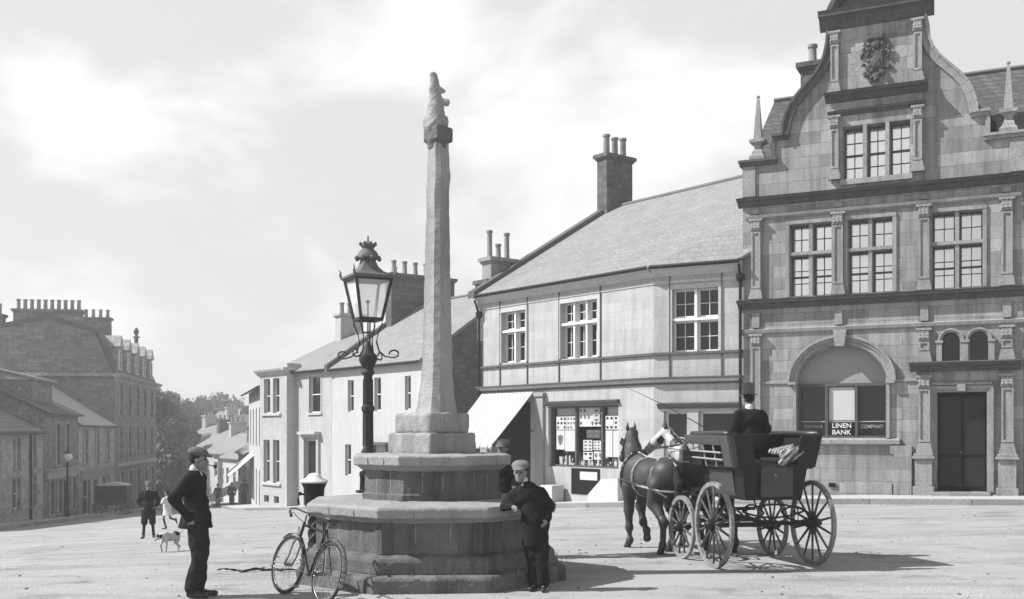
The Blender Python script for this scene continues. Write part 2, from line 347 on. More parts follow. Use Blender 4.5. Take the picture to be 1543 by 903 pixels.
def sash(parent, x0, x1, z0, z1, y, cols=2, rows=2, split=True, fr=.045, bar=.018, pane=None, fm=None, off=0, name='window', seat=None):
    """a sash window: frame and glazing bars in one mesh, its pane a child"""
    mb = MB()
    mb.box(x0, x0+fr, y-.04, y+.03, z0, z1); mb.box(x1-fr, x1, y-.04, y+.03, z0, z1); mb.box(x0+fr, x1-fr, y-.04, y+.03, z0, z0+fr*1.3); mb.box(x0+fr, x1-fr, y-.04, y+.03, z1-fr, z1)
    if split: mb.box(x0+fr, x1-fr, y-.05, y+.02, (z0+z1)/2-fr*.5, (z0+z1)/2+fr*.5)
    for i in range(1, cols):
        x = x0+fr+(x1-x0-2*fr)*i/cols; mb.box(x-bar/2, x+bar/2, y-.025, y+.005, z0+fr, z1-fr)
    for j in range(1, rows):
        z = z0+fr+(z1-z0-2*fr)*j/rows
        if not (split and abs(z-(z0+z1)/2) < .05): mb.box(x0+fr, x1-fr, y-.022, y+.008, z-bar/2, z+bar/2)
    f = mb.build(name, fm or M_paint, parent, off=(0, 0, off))
    p = MB().box(x0+.01, x1-.01, y+.012, y+.02, z0+.01, z1-.01).build('pane', pane or M_pane, f, off=(0, 0, off))
    return f
def pot(x, y, z, h=.6, r=.13):
    return MB().lathe([(r*1.15, 0), (r*1.15, .05), (r*.95, .08), (r*.85, h-.1), (r*1.1, h-.08), (r*1.1, h), (r*.7, h), (r*.7, h-.06)], 10, (x, y, z))
def chimney(parent, x0, x1, y0, y1, z0, z1, pots, m, off=0, pr=.13, capm=None):
    mb = MB(); mb.box(x0, x1, y0, y1, z0, z1-.22); mb.box(x0-.05, x1+.05, y0-.05, y1+.05, z1-.22, z1-.14); mb.box(x0-.12, x1+.12, y0-.12, y1+.12, z1-.14, z1)
    c = mb.build('chimney', m, parent, off=(0, 0, off))
    for (px_, py_, ph) in pots:
        pot(px_, py_, z1, ph, pr).build('chimney_pot', M_pot, c, smooth='auto', off=(0, 0, off))
    return c
# ------------------------------------------------------------------ BANK
(bx, by), ba = place(1300, 28.6, -25.9)
BO = Vector((bx, by))-3.246*Vector((math.cos(ba), math.sin(ba)))       # left corner of the bank's front
bank = thing('bank_building', 'tall sandstone bank with a scrolled gable, coat of arms and round arched window', 'bank', (BO.x, BO.y, -.1), ba)
BZ = -.1
def bb(mb, name, m, par=bank, **k): return mb.build(name, m, par, off=(0, 0, BZ), **k)
W1 = [(1.3, 2.44), (2.86, 4.01), (4.98, 6.2)]
wmb = MB()
holes = [(a, b, 5.62, 7.62) for a, b in W1]+[(1.5, 3.86, 1.72, 3.2, 'arch', 1.02), (5.1, 6.3, .3, 2.92), (5.23, 5.66, 3.72, 4.26, 'arch', .215), (5.9, 6.33, 3.72, 4.26, 'arch', .215)]
wall_holes(wmb, 0, 7.15, -.4, 8.3, holes, 0, .55)
shell(wmb, 0, 7.15, -.4, 9.3, 9.0)
cur = [(0, 9.45), (.88, 9.45), (.88, 10.08), (1.2, 10.08), (1.23, 10.35), (1.3, 10.62), (1.42, 10.88), (1.6, 11.12), (1.83, 11.36), (2.06, 11.6), (2.24, 11.86), (2.35, 12.15), (2.41, 12.45), (2.44, 12.8)]
for mir in (0, 1):
    f = (lambda x: 7.2-x) if mir else (lambda x: x)
    for (a, za), (b, zb) in zip(cur, cur[1:]):
        if abs(a-b) < 1e-6: wmb.quad((f(a), 0, za), (f(a), .4, za), (f(a), .4, zb), (f(a), 0, zb)); continue
        wmb.quad((f(a), 0, 8.3), (f(b), 0, 8.3), (f(b), 0, zb), (f(a), 0, za)); wmb.quad((f(a), .4, 8.3), (f(b), .4, 8.3), (f(b), .4, zb), (f(a), .4, za)); wmb.quad((f(a), 0, za), (f(b), 0, zb), (f(b), .4, zb), (f(a), .4, za))
wall_holes(wmb, 2.44, 4.76, 8.3, 12.8, [(2.74, 4.46, 8.68, 10.12)], -.12, .6)
for x in (2.44, 4.76): wmb.quad((x, -.12, 8.3), (x, .4, 8.3), (x, .4, 12.8), (x, -.12, 12.8))
wmb.quad((2.44, .4, 8.3), (4.76, .4, 8.3), (4.76, .4, 12.8), (2.44, .4, 12.8))
bb(wmb, 'wall', M_bank)
# raised stone strip following the gable's scrolls
for mir in (0, 1):
    f = (lambda x: 7.2-x) if mir else (lambda x: x); mb = MB()
    for (a, za), (b, zb) in zip(cur[3:], cur[4:]):
        d = Vector((b-a, zb-za)).normalized(); n = Vector((-d.y, d.x))
        q = [(a-d.x*.01, za-d.y*.01), (b+d.x*.01, zb+d.y*.01), (b+d.x*.01-n.x*.17, zb-n.y*.17), (a-d.x*.01-n.x*.17, za-n.y*.17)]
        q = [(f(x+n.x*.06), z+n.y*.06) for x, z in q]; mb.prism(q, -.14, .5)
        q2 = [(a+n.x*.12, za+n.y*.12), (b+n.x*.12, zb+n.y*.12), (b+n.x*.055, zb+n.y*.055), (a+n.x*.055, za+n.y*.055)]
        mb.prism([(f(x), z) for x, z in q2], -.2, .56)
    def pr(xa, xb, z):
        lo, hi = sorted((f(xa), f(xb))); mb.box(lo, hi, -.17, .5, z, z+.07); mb.box(lo+.02, hi-.02, -.11, .44, z-.09, z)
    pr(.82, 1.3, 10.09); pr(-.1, .98, 9.45)
    lo, hi = sorted((f(.82), f(.93))); mb.box(lo, hi, -.09, .42, 9.52, 10.0)
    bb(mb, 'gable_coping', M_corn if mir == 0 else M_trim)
# cornices
mb = MB()
def corn(x0, x1, z0, z1, p, y=0, e=.0):
    h = z1-z0; mould(mb, x0, x1, [(.03, z0), (.06*p/.3, z0+h*.12), (p*.35, z0+h*.35), (p*.5, z0+h*.5), (p*.52, z0+h*.62), (p, z0+h*.68), (p, z0+h*.85), (p*1.12, z1), (0, z1+.05)], y)
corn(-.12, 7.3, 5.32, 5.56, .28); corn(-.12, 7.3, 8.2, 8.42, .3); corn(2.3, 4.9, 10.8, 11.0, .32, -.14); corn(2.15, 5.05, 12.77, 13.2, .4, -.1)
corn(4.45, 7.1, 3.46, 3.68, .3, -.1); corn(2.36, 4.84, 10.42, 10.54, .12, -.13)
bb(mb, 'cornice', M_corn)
mb = MB(); mould(mb, -.03, 7.18, [(.02, 4.62), (.07, 4.66), (.09, 4.74), (0, 4.78)]); mould(mb, .1, 7.1, [(.02, 7.84), (.09, 7.88), (.11, 7.95), (0, 7.98)]); mould(mb, 3.92, 4.68, [(.01, 3.2), (.05, 3.22), (.05, 3.28), (0, 3.3)]); mould(mb, .55, 1.42, [(.01, 3.2), (.05, 3.22), (.05, 3.28), (0, 3.3)])
mould(mb, 1.2, 4.2, [(.02, 1.52), (.16, 1.56), (.16, 1.66), (0, 1.72)])
bb(mb, 'string_course', M_trim)
# pilasters with sunk panels, carved capitals and bases; one set per storey
def pilaster(x, w, z0, z1, proj=.13, y=0, ped=False):
    mb = MB(); fr = .045
    mb.box(x, x+w, y-proj*.72, y+.01, z0, z1)
    for a, b, c, d in ((x, x+fr, z0+.3, z1-.34), (x+w-fr, x+w, z0+.3, z1-.34), (x+fr, x+w-fr, z0+.3, z0+.36), (x+fr, x+w-fr, z1-.4, z1-.34)): mb.box(a, b, y-proj, y-proj*.7, c, d)
    for i in range(3): mb.box(x-.06+.02*i, x+w+.06-.02*i, y-proj-.06+.02*i, y, z0+.09*i, z0+.09*i+.088)
    mb.box(x-.02, x+w+.02, y-proj-.02, y, z1-.32, z1-.28); mb.box(x-.06, x+w+.06, y-proj-.07, y, z1-.06, z1+.002)
    p = bb(mb, 'pilaster', M_trim)
    cp = [('b', (x+w/2, y-proj*.6, z1-.17), (w*.46, .1, .1), .03)]
    for k in range(9): cp.append(('e', (x+w*(.12+.38*(k % 3)), y-proj-.02, z1-.25+.08*(k//3)), (.045, .04, .042)))
    o = organic('capital', cp, M_trim, p, .013, .012, noise=.005, nf=60, seed=x); o.location.z = -BZ
    return p
for x in (.26, 2.49, 4.67, 6.64): pilaster(x, .26, 5.6, 7.84)
for x in (.26, 2.49): pass
pilaster(.26, .26, .5, 4.62); pilaster(4.67, .28, 1.32, 3.36, y=-.02); pilaster(6.64, .28, 1.32, 3.36, y=-.02)
pilaster(4.67, .26, 3.72, 4.6); pilaster(6.64, .26, 3.72, 4.6)
for x in (2.44, 4.55):
    pilaster(x, .21, 8.7, 10.42, y=-.12); pilaster(x, .21, 11.05, 12.7, y=-.12)
for x in (.28, 2.52, 4.7, 6.67):
    for z0_, z1_ in ((4.8, 5.2), (7.99, 8.13)): bb(MB().box(x, x+.2, -.08, .01, z0_, z1_), 'pilaster_block', M_trim)
for x in (0, 7.2-.36): bb(MB().box(x, x+.36, -.06, .01, 8.5, 9.35), 'corner_block', M_trim)
for x in (4.62, 6.6):                      # pedestals either side of the door
    mb = MB(); mb.box(x-.08, x+.44, -.34, 0, .1, .46); mb.box(x-.03, x+.39, -.28, 0, .46, 1.18); mb.box(x-.1, x+.46, -.36, 0, 1.18, 1.25); mb.box(x-.06, x+.42, -.31, 0, 1.25, 1.32)
    bb(mb, 'pedestal', M_trim, bevel=.01)
mb = MB(); mb.box(4.05, 4.5, -.2, 0, .1, 1.3); mb.box(3.95, 4.5, -.14, 0, 1.3, 1.52); mb.box(-.06, 4.0, -.1, 0, -.3, .5)
bb(mb, 'plinth', M_bank)
MB().box(2.38, 2.56, -.02, .0, .38, .5).build('air_vent', M_void, bank, off=(0, .13, BZ))
# door surround, archivolt, hood arches
mb = MB()
def archband(cx, z, rx, rz, w, pr, n=30, y=0, legs=0):
    for k in range(n):
        a, b = math.pi*k/n, math.pi*(k+1)/n
        q = [(cx-rx*math.cos(a), z+rz*math.sin(a)), (cx-rx*math.cos(b), z+rz*math.sin(b)), (cx-(rx+w)*math.cos(b), z+(rz+w)*math.sin(b)), (cx-(rx+w)*math.cos(a), z+(rz+w)*math.sin(a))]
        mb.prism(q, y-pr, y+.01)
    if legs:
        for s_ in (-1, 1):
            x0, x1 = sorted((cx+s_*rx, cx+s_*(rx+w))); mb.box(x0, x1, y-pr, y+.01, legs, z)
archband(2.68, 3.24, 1.18, 1.02, .1, .05, legs=1.72); archband(2.68, 3.24, 1.28, 1.12, .08, .11); archband(2.68, 3.24, 1.36, 1.2, .07, .17)
mb.box(1.42, 1.5, -.1, .01, 1.72, 3.2); mb.box(3.86, 3.94, -.1, .01, 1.72, 3.2); mb.box(1.28, 1.5, -.2, .02, 3.18, 3.26); mb.box(3.86, 4.08, -.2, .02, 3.18, 3.26)
mb.prism([(2.56, 4.2), (2.8, 4.2), (2.86, 4.64), (2.5, 4.64)], -.26, 0)
for cx in (5.445, 6.115):
    archband(cx, 4.26, .215, .215, .05, .05); archband(cx, 4.26, .265, .265, .05, .1)
for x in (5.1, 5.7, 6.35): mb.box(x, x+.13 if x != 5.7 else 5.86, -.09, .01, 3.72, 4.2); mb.box(x-.03, x+.16 if x != 5.7 else 5.89, -.12, .01, 4.2, 4.27)
for i in range(3):
    e = .05*i; mb.box(5.1-.06-e, 5.1-e, -.04-.03*i, .01, .35, 2.92+e); mb.box(6.3+e, 6.36+e, -.04-.03*i, .01, .35, 2.92+e); mb.box(5.1-.06-e, 6.36+e, -.04-.03*i, .01, 2.92+e, 2.98+e)
mb.box(5.6, 5.8, -.2, 0, 2.94, 3.12); mb.box(4.98, 6.42, -.12, 0, 3.1, 3.16)
bb(mb, 'arch_moulding', M_trim)
# windows of the first floor: stone cross, sashes in each light
for gi, (a, b) in enumerate(W1+[(2.74, 4.46)]):
    z0, z1 = (5.62, 7.62) if gi < 3 else (8.68, 10.12); y = .0 if gi < 3 else -.12
    if gi < 3:
        mb = MB(); c = (a+b)/2; mb.box(c-.05, c+.05, y+.02, y+.46, z0, z1); mb.box(a, b, y-.02, y+.46, 6.76, 6.85); mb.box(a-.1, a, y-.05, y+.02, z0, z1+.1); mb.box(b, b+.1, y-.05, y+.02, z0, z1+.1); mb.box(a-.1, b+.1, y-.06, y+.02, z1, z1+.1)
        st = bb(mb, 'window', M_trim)
        for p0, p1 in ((a, c-.05), (c+.05, b)):
            sash(st, p0, p1, z0, 6.76, y+.38, 2, 3, True, off=BZ, name='sash', fm=M_wood); sash(st, p0, p1, 6.85, z1, y+.38, 2, 2, False, off=BZ, name='sash', fm=M_wood)
    else:
        mb = MB(); w = (b-a)/3
        for i in (1, 2): mb.box(a+w*i-.05, a+w*i+.05, y, y+.4, z0, z1)
        mb.box(a-.06, b+.06, y-.1, y+.1, z0-.14, z0)
        st = bb(mb, 'window', M_trim)
        for i in range(3): sash(st, a+w*i+(.05 if i else 0), a+w*(i+1)-(.05 if i < 2 else 0), z0, z1, y+.4, 2, 4, True, off=BZ, name='sash', fm=M_wood)
# big arched window: tympanum, three lights, lettered bands
mb = MB(); n = 28; cx = 2.68
for k in range(n):
    a, b = math.pi*k/n, math.pi*(k+1)/n; P = [(cx-1.18*math.cos(t), 3.2+1.02*math.sin(t)) for t in (a, b)]
    mb.quad((P[0][0], .3, 3.2), (P[1][0], .3, 3.2), (P[1][0], .3, P[1][1]), (P[0][0], .3, P[0][1]))
big = bb(mb, 'tympanum_screen', mat('wire_gauze_screen', .34, var=.1, fine=.3, bs=80)); tag(big, 'grey gauze half round over the three lights')
mb = MB(); mb.box(1.5, 3.86, .2, .34, 3.13, 3.21)
for x in (1.5, 2.23, 3.02, 3.8): mb.box(x, x+.07, .18, .34, 1.72, 3.13)
mb.box(1.5, 3.86, .2, .34, 1.72, 1.78)
win = bb(mb, 'shop_window', M_wood)
for i, (a, b) in enumerate(((1.57, 2.23), (2.3, 3.02), (3.09, 3.8))):
    MB().box(a, b, .28, .3, 1.78, 3.13).build('pane', M_glass, win, off=(0, 0, BZ))
    if i == 1: MB().box(a+.02, b-.02, .26, .275, 2.2, 3.1).build('blind', mat('white_holland_blind', .6, var=.04, fine=.04), win, off=(0, 0, BZ))
    MB().box(a, b, .255, .27, 2.15, 2.18).build('band_rail', M_strap, win, off=(0, 0, BZ))
def letters(txt, w, h, loc, m, parent, name='lettering', rot=(math.pi/2, 0, 0), off=0, ext=.003):
    cu = bpy.data.curves.new(name, 'FONT'); cu.body = txt; cu.extrude = ext; cu.align_x = 'CENTER'; cu.size = 1; cu.offset = .012
    t = bpy.data.objects.new('tmp', cu); COL.objects.link(t); bpy.context.view_layer.update()
    me = bpy.data.meshes.new_from_object(t); bpy.data.objects.remove(t); bpy.data.curves.remove(cu)
    xs_ = [v.co.x for v in me.vertices]; ys_ = [v.co.y for v in me.vertices]; sx = w/(max(xs_)-min(xs_)); sy = h/(max(ys_)-min(ys_)); mx_ = (max(xs_)+min(xs_))/2; my = min(ys_)
    for v in me.vertices: v.co = Vector(((v.co.x-mx_)*sx, (v.co.y-my)*sy, v.co.z))
    me.materials.clear(); me.materials.append(m); o = bpy.data.objects.new(name, me); COL.objects.link(o); o.parent = parent; o.rotation_euler = rot; o.location = (loc[0], loc[1], loc[2]-off); return o
M_let = mat('pale_sign_lettering', .75, var=.05, fine=.05)
letters('LINEN', .5, .13, (2.66, .25, 1.99), M_let, win, off=BZ); letters('BANK', .5, .13, (2.66, .25, 1.81), M_let, win, off=BZ)
letters('COMPANY', .6, .1, (3.45, .25, 1.98), M_strap, win, off=BZ); letters('BRITISH', .46, .08, (1.9, .25, 1.99), M_strap, win, off=BZ)
dr = MB(); dr.box(5.1, 6.3, .36, .42, .3, 2.92)
d = bb(dr, 'door', M_void)
for x0 in (5.16, 5.74):
    for z0, z1 in ((.45, 1.2), (1.3, 2.8)): MB().box(x0, x0+.5, .335, .36, z0, z1).build('door_panel', M_coach, d, off=(0, 0, BZ))
MB().ball((5.67, .33, 1.35), .03).build('door_knob', M_chrome, d, off=(0, 0, BZ))
MB().box(5.0, 6.4, -.5, .36, .0, .33).build('doorstep', M_kerb, bank, off=(0, 0, BZ), bevel=.01)
for cx in (5.445, 6.115):
    MB().box(cx-.215, cx+.215, .2, .22, 3.72, 4.5).build('arched_light', M_glass, bank, off=(0, 0, BZ))
# coat of arms, obelisks, pediment
A = [('b', (3.6, -.14, 11.8), (.2, .08, .27), .05), ('e', (3.6, -.2, 11.72), (.14, .08, .17)), ('e', (3.6, -.2, 12.18), (.12, .1, .1)), ('b', (3.6, -.2, 12.38), (.2, .08, .05), .02), ('e', (3.6, -.17, 11.35), (.1, .07, .13))]
rc = random.Random(5)
for k in range(95):
    z = 11.22+1.25*rc.random(); hw = .36*math.sin(math.pi*min(1, max(0, (z-11.12)/1.42)))**.6+.02; x = 3.6+hw*(2*rc.random()-1)
    A.append(('e', (x, -.13-.1*rc.random(), z), (.03+.03*rc.random(), .05, .03+.035*rc.random())))
o = organic('coat_of_arms', A, mat('carved_sooty_stone', .09, var=.3, fine=.4, bs=40), bank, .014, .014, noise=.008, nf=45); o.location.z = -BZ
def obelisk(x):
    mb = MB(); mb.lathe([(.3, 0), (.3, .1), (.22, .16), (.2, .24), (.12, .34), (.15, .42), (.2, .45), (.3, .5), (.3, .58), (.16, .6), (.05, 1.72), (.02, 1.78)], 4, (x, .15, 9.53), R(45)); mb.ball((x, .15, 11.33), .05)
    return bb(mb, 'obelisk_finial', M_trim)
obelisk(.4); obelisk(6.8)
mb = MB(); cz = 12.75
for k in range(20):
    a, b = R(20+140*k/20), R(20+140*(k+1)/20)
    for r0, r1, pr_ in ((1.12, 1.22, .3), (1.22, 1.34, .42)):
        mb.prism([(3.6+r0*math.cos(a), cz+r0*math.sin(a)), (3.6+r0*math.cos(b), cz+r0*math.sin(b)), (3.6+r1*math.cos(b), cz+r1*math.sin(b)), (3.6+r1*math.cos(a), cz+r1*math.sin(a))], -pr_, .35)
mb.prism([(3.6+1.15*math.cos(R(20+140*k/20)), cz+1.15*math.sin(R(20+140*k/20))) for k in range(21)], -.14, .3)
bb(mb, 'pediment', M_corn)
mb = MB()                                   # roofs: the gable's own, and the main one running along behind
mb.prism([(.7, 10.0), (3.6, 13.0), (6.5, 10.0), (6.5, 9.9), (3.6, 12.88), (.7, 9.9)], .4, 5.2)
mb.prism([(.35, 9.2), (4.6, 12.5), (8.9, 9.2), (8.9, 9.0), (.35, 9.0)], -.1, 15, 'x')
bb(mb, 'roof', M_slated)
mb = MB(); mb.tube([(-.1, 4.6, 12.55), (15, 4.6, 12.55)], .07, 6); mb.tube([(3.6, .4, 13.05), (3.6, 5, 13.05)], .07, 6); bb(mb, 'ridge', M_lead)
chimney(bank, 1.3, 1.85, 1.6, 2.4, 9.8, 12.6, [(1.58, 1.95, .6)], M_rub, BZ)
mb = MB(); wall_holes(mb, 7.15, 15, -.4, 9.0, [(8.6, 9.8, 5.62, 7.62), (11.2, 12.4, 5.62, 7.62), (8.6, 9.8, 1.5, 3.6)], .18, .3); mb.box(7.15, 15, .5, 8.9, -.4, 9.0); bb(mb, 'side_wing_wall', M_bank)
mb = MB(); mould(mb, 7.16, 15, [(.02, 8.7), (.1, 8.8), (.3, 8.9), (.34, 9.02), (0, 9.08)], .18); mould(mb, 7.16, 15, [(.02, 5.2), (.1, 5.3), (.2, 5.4), (.24, 5.5), (0, 5.55)], .18); mb.box(7.16, 7.3, 0.02, .2, -.3, 9.3)
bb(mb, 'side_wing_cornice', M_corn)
# ------------------------------------------------------------------ SHOP BUILDING with the splayed corner
CR = Vector((4.1726, 31.2702)); am = R(-51.5); asp = R(-28)
shop = thing('corner_shop_building', 'pale two storey shop with big slate roof, white awning and posters in its window', 'shop', (CR.x, CR.y, -.45), am)
SZ = -.45
def sb(mb, name, m, par=shop, **k): return mb.build(name, m, par, off=(0, 0, SZ), **k)
LX = -8.39
mb = MB(); wh = [(-7.28, -5.94, 4.27, 6.02), (-4.16, -2.4, 4.24, 6.04)]; sh = (-4.78, -1.48, .75, 2.72)
wall_holes(mb, LX, 0, -.6, 6.5, [w for w in wh]+[sh, (-7.9, -5.7, .0, 2.9)], 0, .3); shell(mb, LX, 0, -.6, 6.5, 12.9)
gab = [(0.05, 6.45), (6.47, 10.55), (12.9, 6.45)]; mb.prism(gab, LX, LX+.3, 'x'); sb(mb, 'wall', M_shop)
# the splayed corner front: its own small panel turned 23.5 degrees against the main front
sp = bpy.data.objects.new('splayed_front', None); COL.objects.link(sp); sp.parent = shop; sp.location = (0, 0, 0); sp.rotation_euler = (0, 0, asp-am); sp.empty_display_size = .2
mb = MB(); sph = [(.57, 1.96, 4.2, 6.03), (.31, 1.02, .6, 2.48), (1.36, 2.4, .0, 2.48)]
wall_holes(mb, 0, 2.66, -.6, 6.5, sph, 0, .3); mb.box(.02, 2.64, .32, 3, -.6, 6.5); w2 = sb(mb, 'wall', M_shop, sp)
def shop_trim(x0, x1, par, strips, mit0=0, mit1=0):
    mb = MB()
    mould(mb, x0, x1, [(.14, 3.425), (.2, 3.435), (.2, 3.48), (0, 3.49)]); mould(mb, x0, x1, [(.02, 3.27), (.05, 3.28), (.05, 3.31), (0, 3.315)])
    mould(mb, x0, x1, [(.02, 4.12), (.09, 4.13), (.09, 4.2), (0, 4.21)])
    lm = MB(); mould(lm, x0, x1, [(.02, 3.32), (.1, 3.34), (.14, 3.42), (0, 3.424)]); sb(lm, 'shop_cornice', M_shopd, par)
    for x in strips: mb.box(x-.018, x+.018, -.04, .01, 3.49, 4.12); mb.box(x-.018, x+.018, -.04, .01, 4.21, 6.42)
    sb(mb, 'string_course', M_line, par)
    mb = MB(); mould(mb, x0, x1, [(.01, 6.2), (.03, 6.22), (.03, 6.3), (.0, 6.32)]); mould(mb, x0, x1, [(.02, 6.42), (.1, 6.5), (.18, 6.58), (.3, 6.62), (.3, 6.7), (0, 6.74)]); sb(mb, 'cornice', M_shopd, par)
    mb = MB(); mb.tube([(x0, -.33, 6.68), (x1, -.33, 6.68)], .055, 8); sb(mb, 'gutter', M_dark, par)
    mb = MB()
    for i in range(int((x1-x0)/.9)+1): mb.box(x0+.04+i*.9, x0+.1+i*.9, -.1, .0, 6.42, 6.5)
shop_trim(LX-.15, 0.02, shop, [-7.35, -5.85, -4.22, -2.26]); shop_trim(-.02, 2.66, sp, [.5, 2.06])
def cross_window(par, a, b, z0, z1, cols, off, tz=.62):
    mb = MB(); w = (b-a)/cols; zt = z0+(z1-z0)*tz
    for i in range(1, cols): mb.box(a+w*i-.04, a+w*i+.04, .06, .28, z0, z1)
    mb.box(a, b, .02, .28, zt-.04, zt+.04)
    st = sb(mb, 'window', M_paint, par)
    for i in range(cols):
        p0, p1 = a+w*i+(.04 if i else 0), a+w*(i+1)-(.04 if i < cols-1 else 0)
        sash(st, p0, p1, z0, zt-.04, .24, 2, 2, False, off=SZ, name='casement', pane=M_glass, fr=.05); sash(st, p0, p1, zt+.04, z1, .24, 2, 2, False, off=SZ, name='casement', pane=M_glass, fr=.05)
cross_window(shop, *wh[0], 2, 0); cross_window(shop, *wh[1], 3, 0); cross_window(sp, *sph[0], 2, 0, .52)
def stone(a, b, z0, z1, par):
    mb = MB(); mb.box(a-.12, a, -.03, .02, z0, z1+.14); mb.box(b, b+.12, -.03, .02, z0, z1+.14); mb.box(a, b, -.03, .02, z1, z1+.14); sb(mb, 'window_surround', M_shopd, par)
for w in wh: stone(*w, shop)
stone(*sph[0], sp)
# ground floor windows of the splay
mb = MB(); mould(mb, .14, 2.6, [(.02, 2.56), (.1, 2.62), (.14, 2.7), (0, 2.74)]); sb(mb, 'hood_moulding', M_line, sp)
for a, b, z0, z1 in sph[1:]: sash(sp, a, b, z0, z1, .24, 1, 2, True, off=SZ, pane=M_glass, fr=.07)
# display window
a, b, z0, z1 = sh
mb = MB(); mould(mb, a-.1, b+.05, [(.02, 2.74), (.12, 2.78), (.15, 2.86), (0, 2.88)])
for x in (a, -3.6, -2.38, b-.07): mb.box(x, x+.07, .12, .24, z0, z1)
mb.box(a, b, .1, .26, z0-.02, z0+.06); mb.box(a, b, .12, .24, z1-.07, z1)
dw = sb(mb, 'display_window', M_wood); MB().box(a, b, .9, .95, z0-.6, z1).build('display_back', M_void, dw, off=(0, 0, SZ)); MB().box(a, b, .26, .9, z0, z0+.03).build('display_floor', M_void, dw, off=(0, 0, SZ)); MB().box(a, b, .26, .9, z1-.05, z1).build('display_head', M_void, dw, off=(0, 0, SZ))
def sheet(x0, x1, z0_, z1_, y, m=M_paper, pics=(), cols=0, rows=0, seed=0, name='poster'):
    s_ = MB().box(x0, x1, y, y+.01, z0_, z1_).build(name, m, dw, off=(0, 0, SZ))
    if cols:
        mb = MB(); r_ = random.Random(seed)
        for i in range(cols):
            for j in range(rows):
                w, h = (x1-x0)/cols, (z1_-z0_)/rows
                if r_.random() < .12: continue
                mb.prism([(x0+w*(i+.5)+w*.3*math.cos(t)*(1+.3*math.sin(t*3+j)), z0_+h*(j+.5)+h*.32*math.sin(t)*(1+.2*math.cos(t*2+i))) for t in [k*math.pi/5 for k in range(10)]], y-.004, y-.001)
        mb.build('picture', M_clothm if seed % 2 else M_void, s_, off=(0, 0, SZ))
sheet(-4.6, -4.1, 1.95, 2.38, .2, cols=3, rows=3, seed=2); sheet(-4.08, -3.66, 1.95, 2.38, .2, cols=3, rows=3, seed=5)
sheet(-4.6, -4.2, 1.3, 1.93, .2, cols=1, rows=1, seed=3); sheet(-4.18, -3.66, 1.25, 1.93, .2)
sheet(-3.5, -2.42, 2.05, 2.66, .21, cols=6, rows=3, seed=7); sheet(-2.8, -2.5, 2.18, 2.62, .17, cols=1, rows=3, seed=9, m=M_shopd)
sheet(-4.68, -3.66, 2.4, 2.68, .3, m=M_shopd, name='inner_curtain'); sheet(-2.27, -1.52, 2.4, 2.68, .3, m=M_shopd, name='inner_curtain'); sheet(-4.62, -3.7, .98, 1.22, .5, m=M_clothm, cols=7, rows=1, seed=6, name='display_shelf'); sheet(-2.27, -1.52, .85, 1.05, .5, m=M_clothm, cols=5, rows=1, seed=16, name='display_shelf')
sheet(-3.25, -2.6, 1.68, 1.95, .3, m=M_wood, cols=2, rows=2, seed=5)
sheet(-3.4, -2.98, 1.28, 1.62, .3, cols=2, rows=3, seed=11); sheet(-2.92, -2.45, 1.3, 1.6, .3, cols=3, rows=3, seed=13); sheet(-3.4, -2.95, .98, 1.24, .3, cols=2, rows=2, seed=14); sheet(-2.9, -2.5, 1.0, 1.26, .3, cols=2, rows=1, seed=17)
sheet(-2.27, -1.9, 1.95, 2.38, .2, cols=2, rows=3, seed=4); sheet(-1.88, -1.55, 1.95, 2.38, .2, cols=2, rows=3, seed=8); sheet(-2.27, -1.95, 1.1, 1.92, .2); sheet(-1.92, -1.55, 1.1, 1.92, .2)
mb = MB(); r_ = random.Random(4)
for k in range(95):
    x = a+.15+(b-a-.3)*r_.random(); y = .28+.35*r_.random(); w = .04+.12*r_.random(); h = .06+.3*r_.random()**1.5; mb.box(x, x+w, y, y+.05, z0+.03, z0+.03+h)
mb.build('window_goods', M_shopd, dw, off=(0, 0, SZ))
mb = MB(); mb.box(-3.2, -2.4, -.03, .0, .36, .62); mb.build('sill_notice', M_paper, dw, off=(0, 0, SZ))
mb = MB(); mb.box(-3.62, -2.3, -.02, .0, -.1, .72); mb.build('stall_board', M_void, dw, off=(0, .002, SZ))
# awning shop: door recess, piers, canvas
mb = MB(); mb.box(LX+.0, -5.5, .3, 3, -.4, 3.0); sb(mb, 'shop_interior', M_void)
mb = MB(); mb.box(-5.4, -4.95, -.1, .02, -.4, 3.18); mb.box(-8.42, -8.0, -.1, .02, -.4, 3.18); mb.box(-5.48, -4.88, -.16, .02, -.4, -.05); mb.box(-5.48, -4.88, -.16, .02, 3.05, 3.18); sb(mb, 'pier', mat('pier_stone', .36, var=.2, fine=.3), bevel=.01)
mb = MB(); nU, nV = 14, 8
def aw(u, v): return (LX+.1+2.9*u, -.12-1.75*v, 3.22-1.75*v-.05*math.sin(math.pi*v)+.012*math.sin(u*40)*v)
for i in range(nU):
    for j in range(nV):
        mb.quad(aw(i/nU, j/nV), aw((i+1)/nU, j/nV), aw((i+1)/nU, (j+1)/nV), aw(i/nU, (j+1)/nV))
for i in range(nU):
    p, q = aw(i/nU, 1), aw((i+1)/nU, 1); mb.quad(p, q, (q[0], q[1]-.01, q[2]-.14), (p[0], p[1]-.01, p[2]-.14))
awn = sb(mb, 'awning', M_canvas, smooth=True); sm = awn.modifiers.new('thickness', 'SOLIDIFY'); sm.thickness = .012
mb = MB()
for u in (0, 1):
    p, q = aw(u, 1), aw(u, 0); mb.tube([(p[0], p[1]+.02, p[2]-.04), (p[0], -.05, 1.95)], .018, 6); mb.tube([(q[0], -.1, q[2]), (p[0], p[1]+.02, p[2]-.03)], .015, 6)
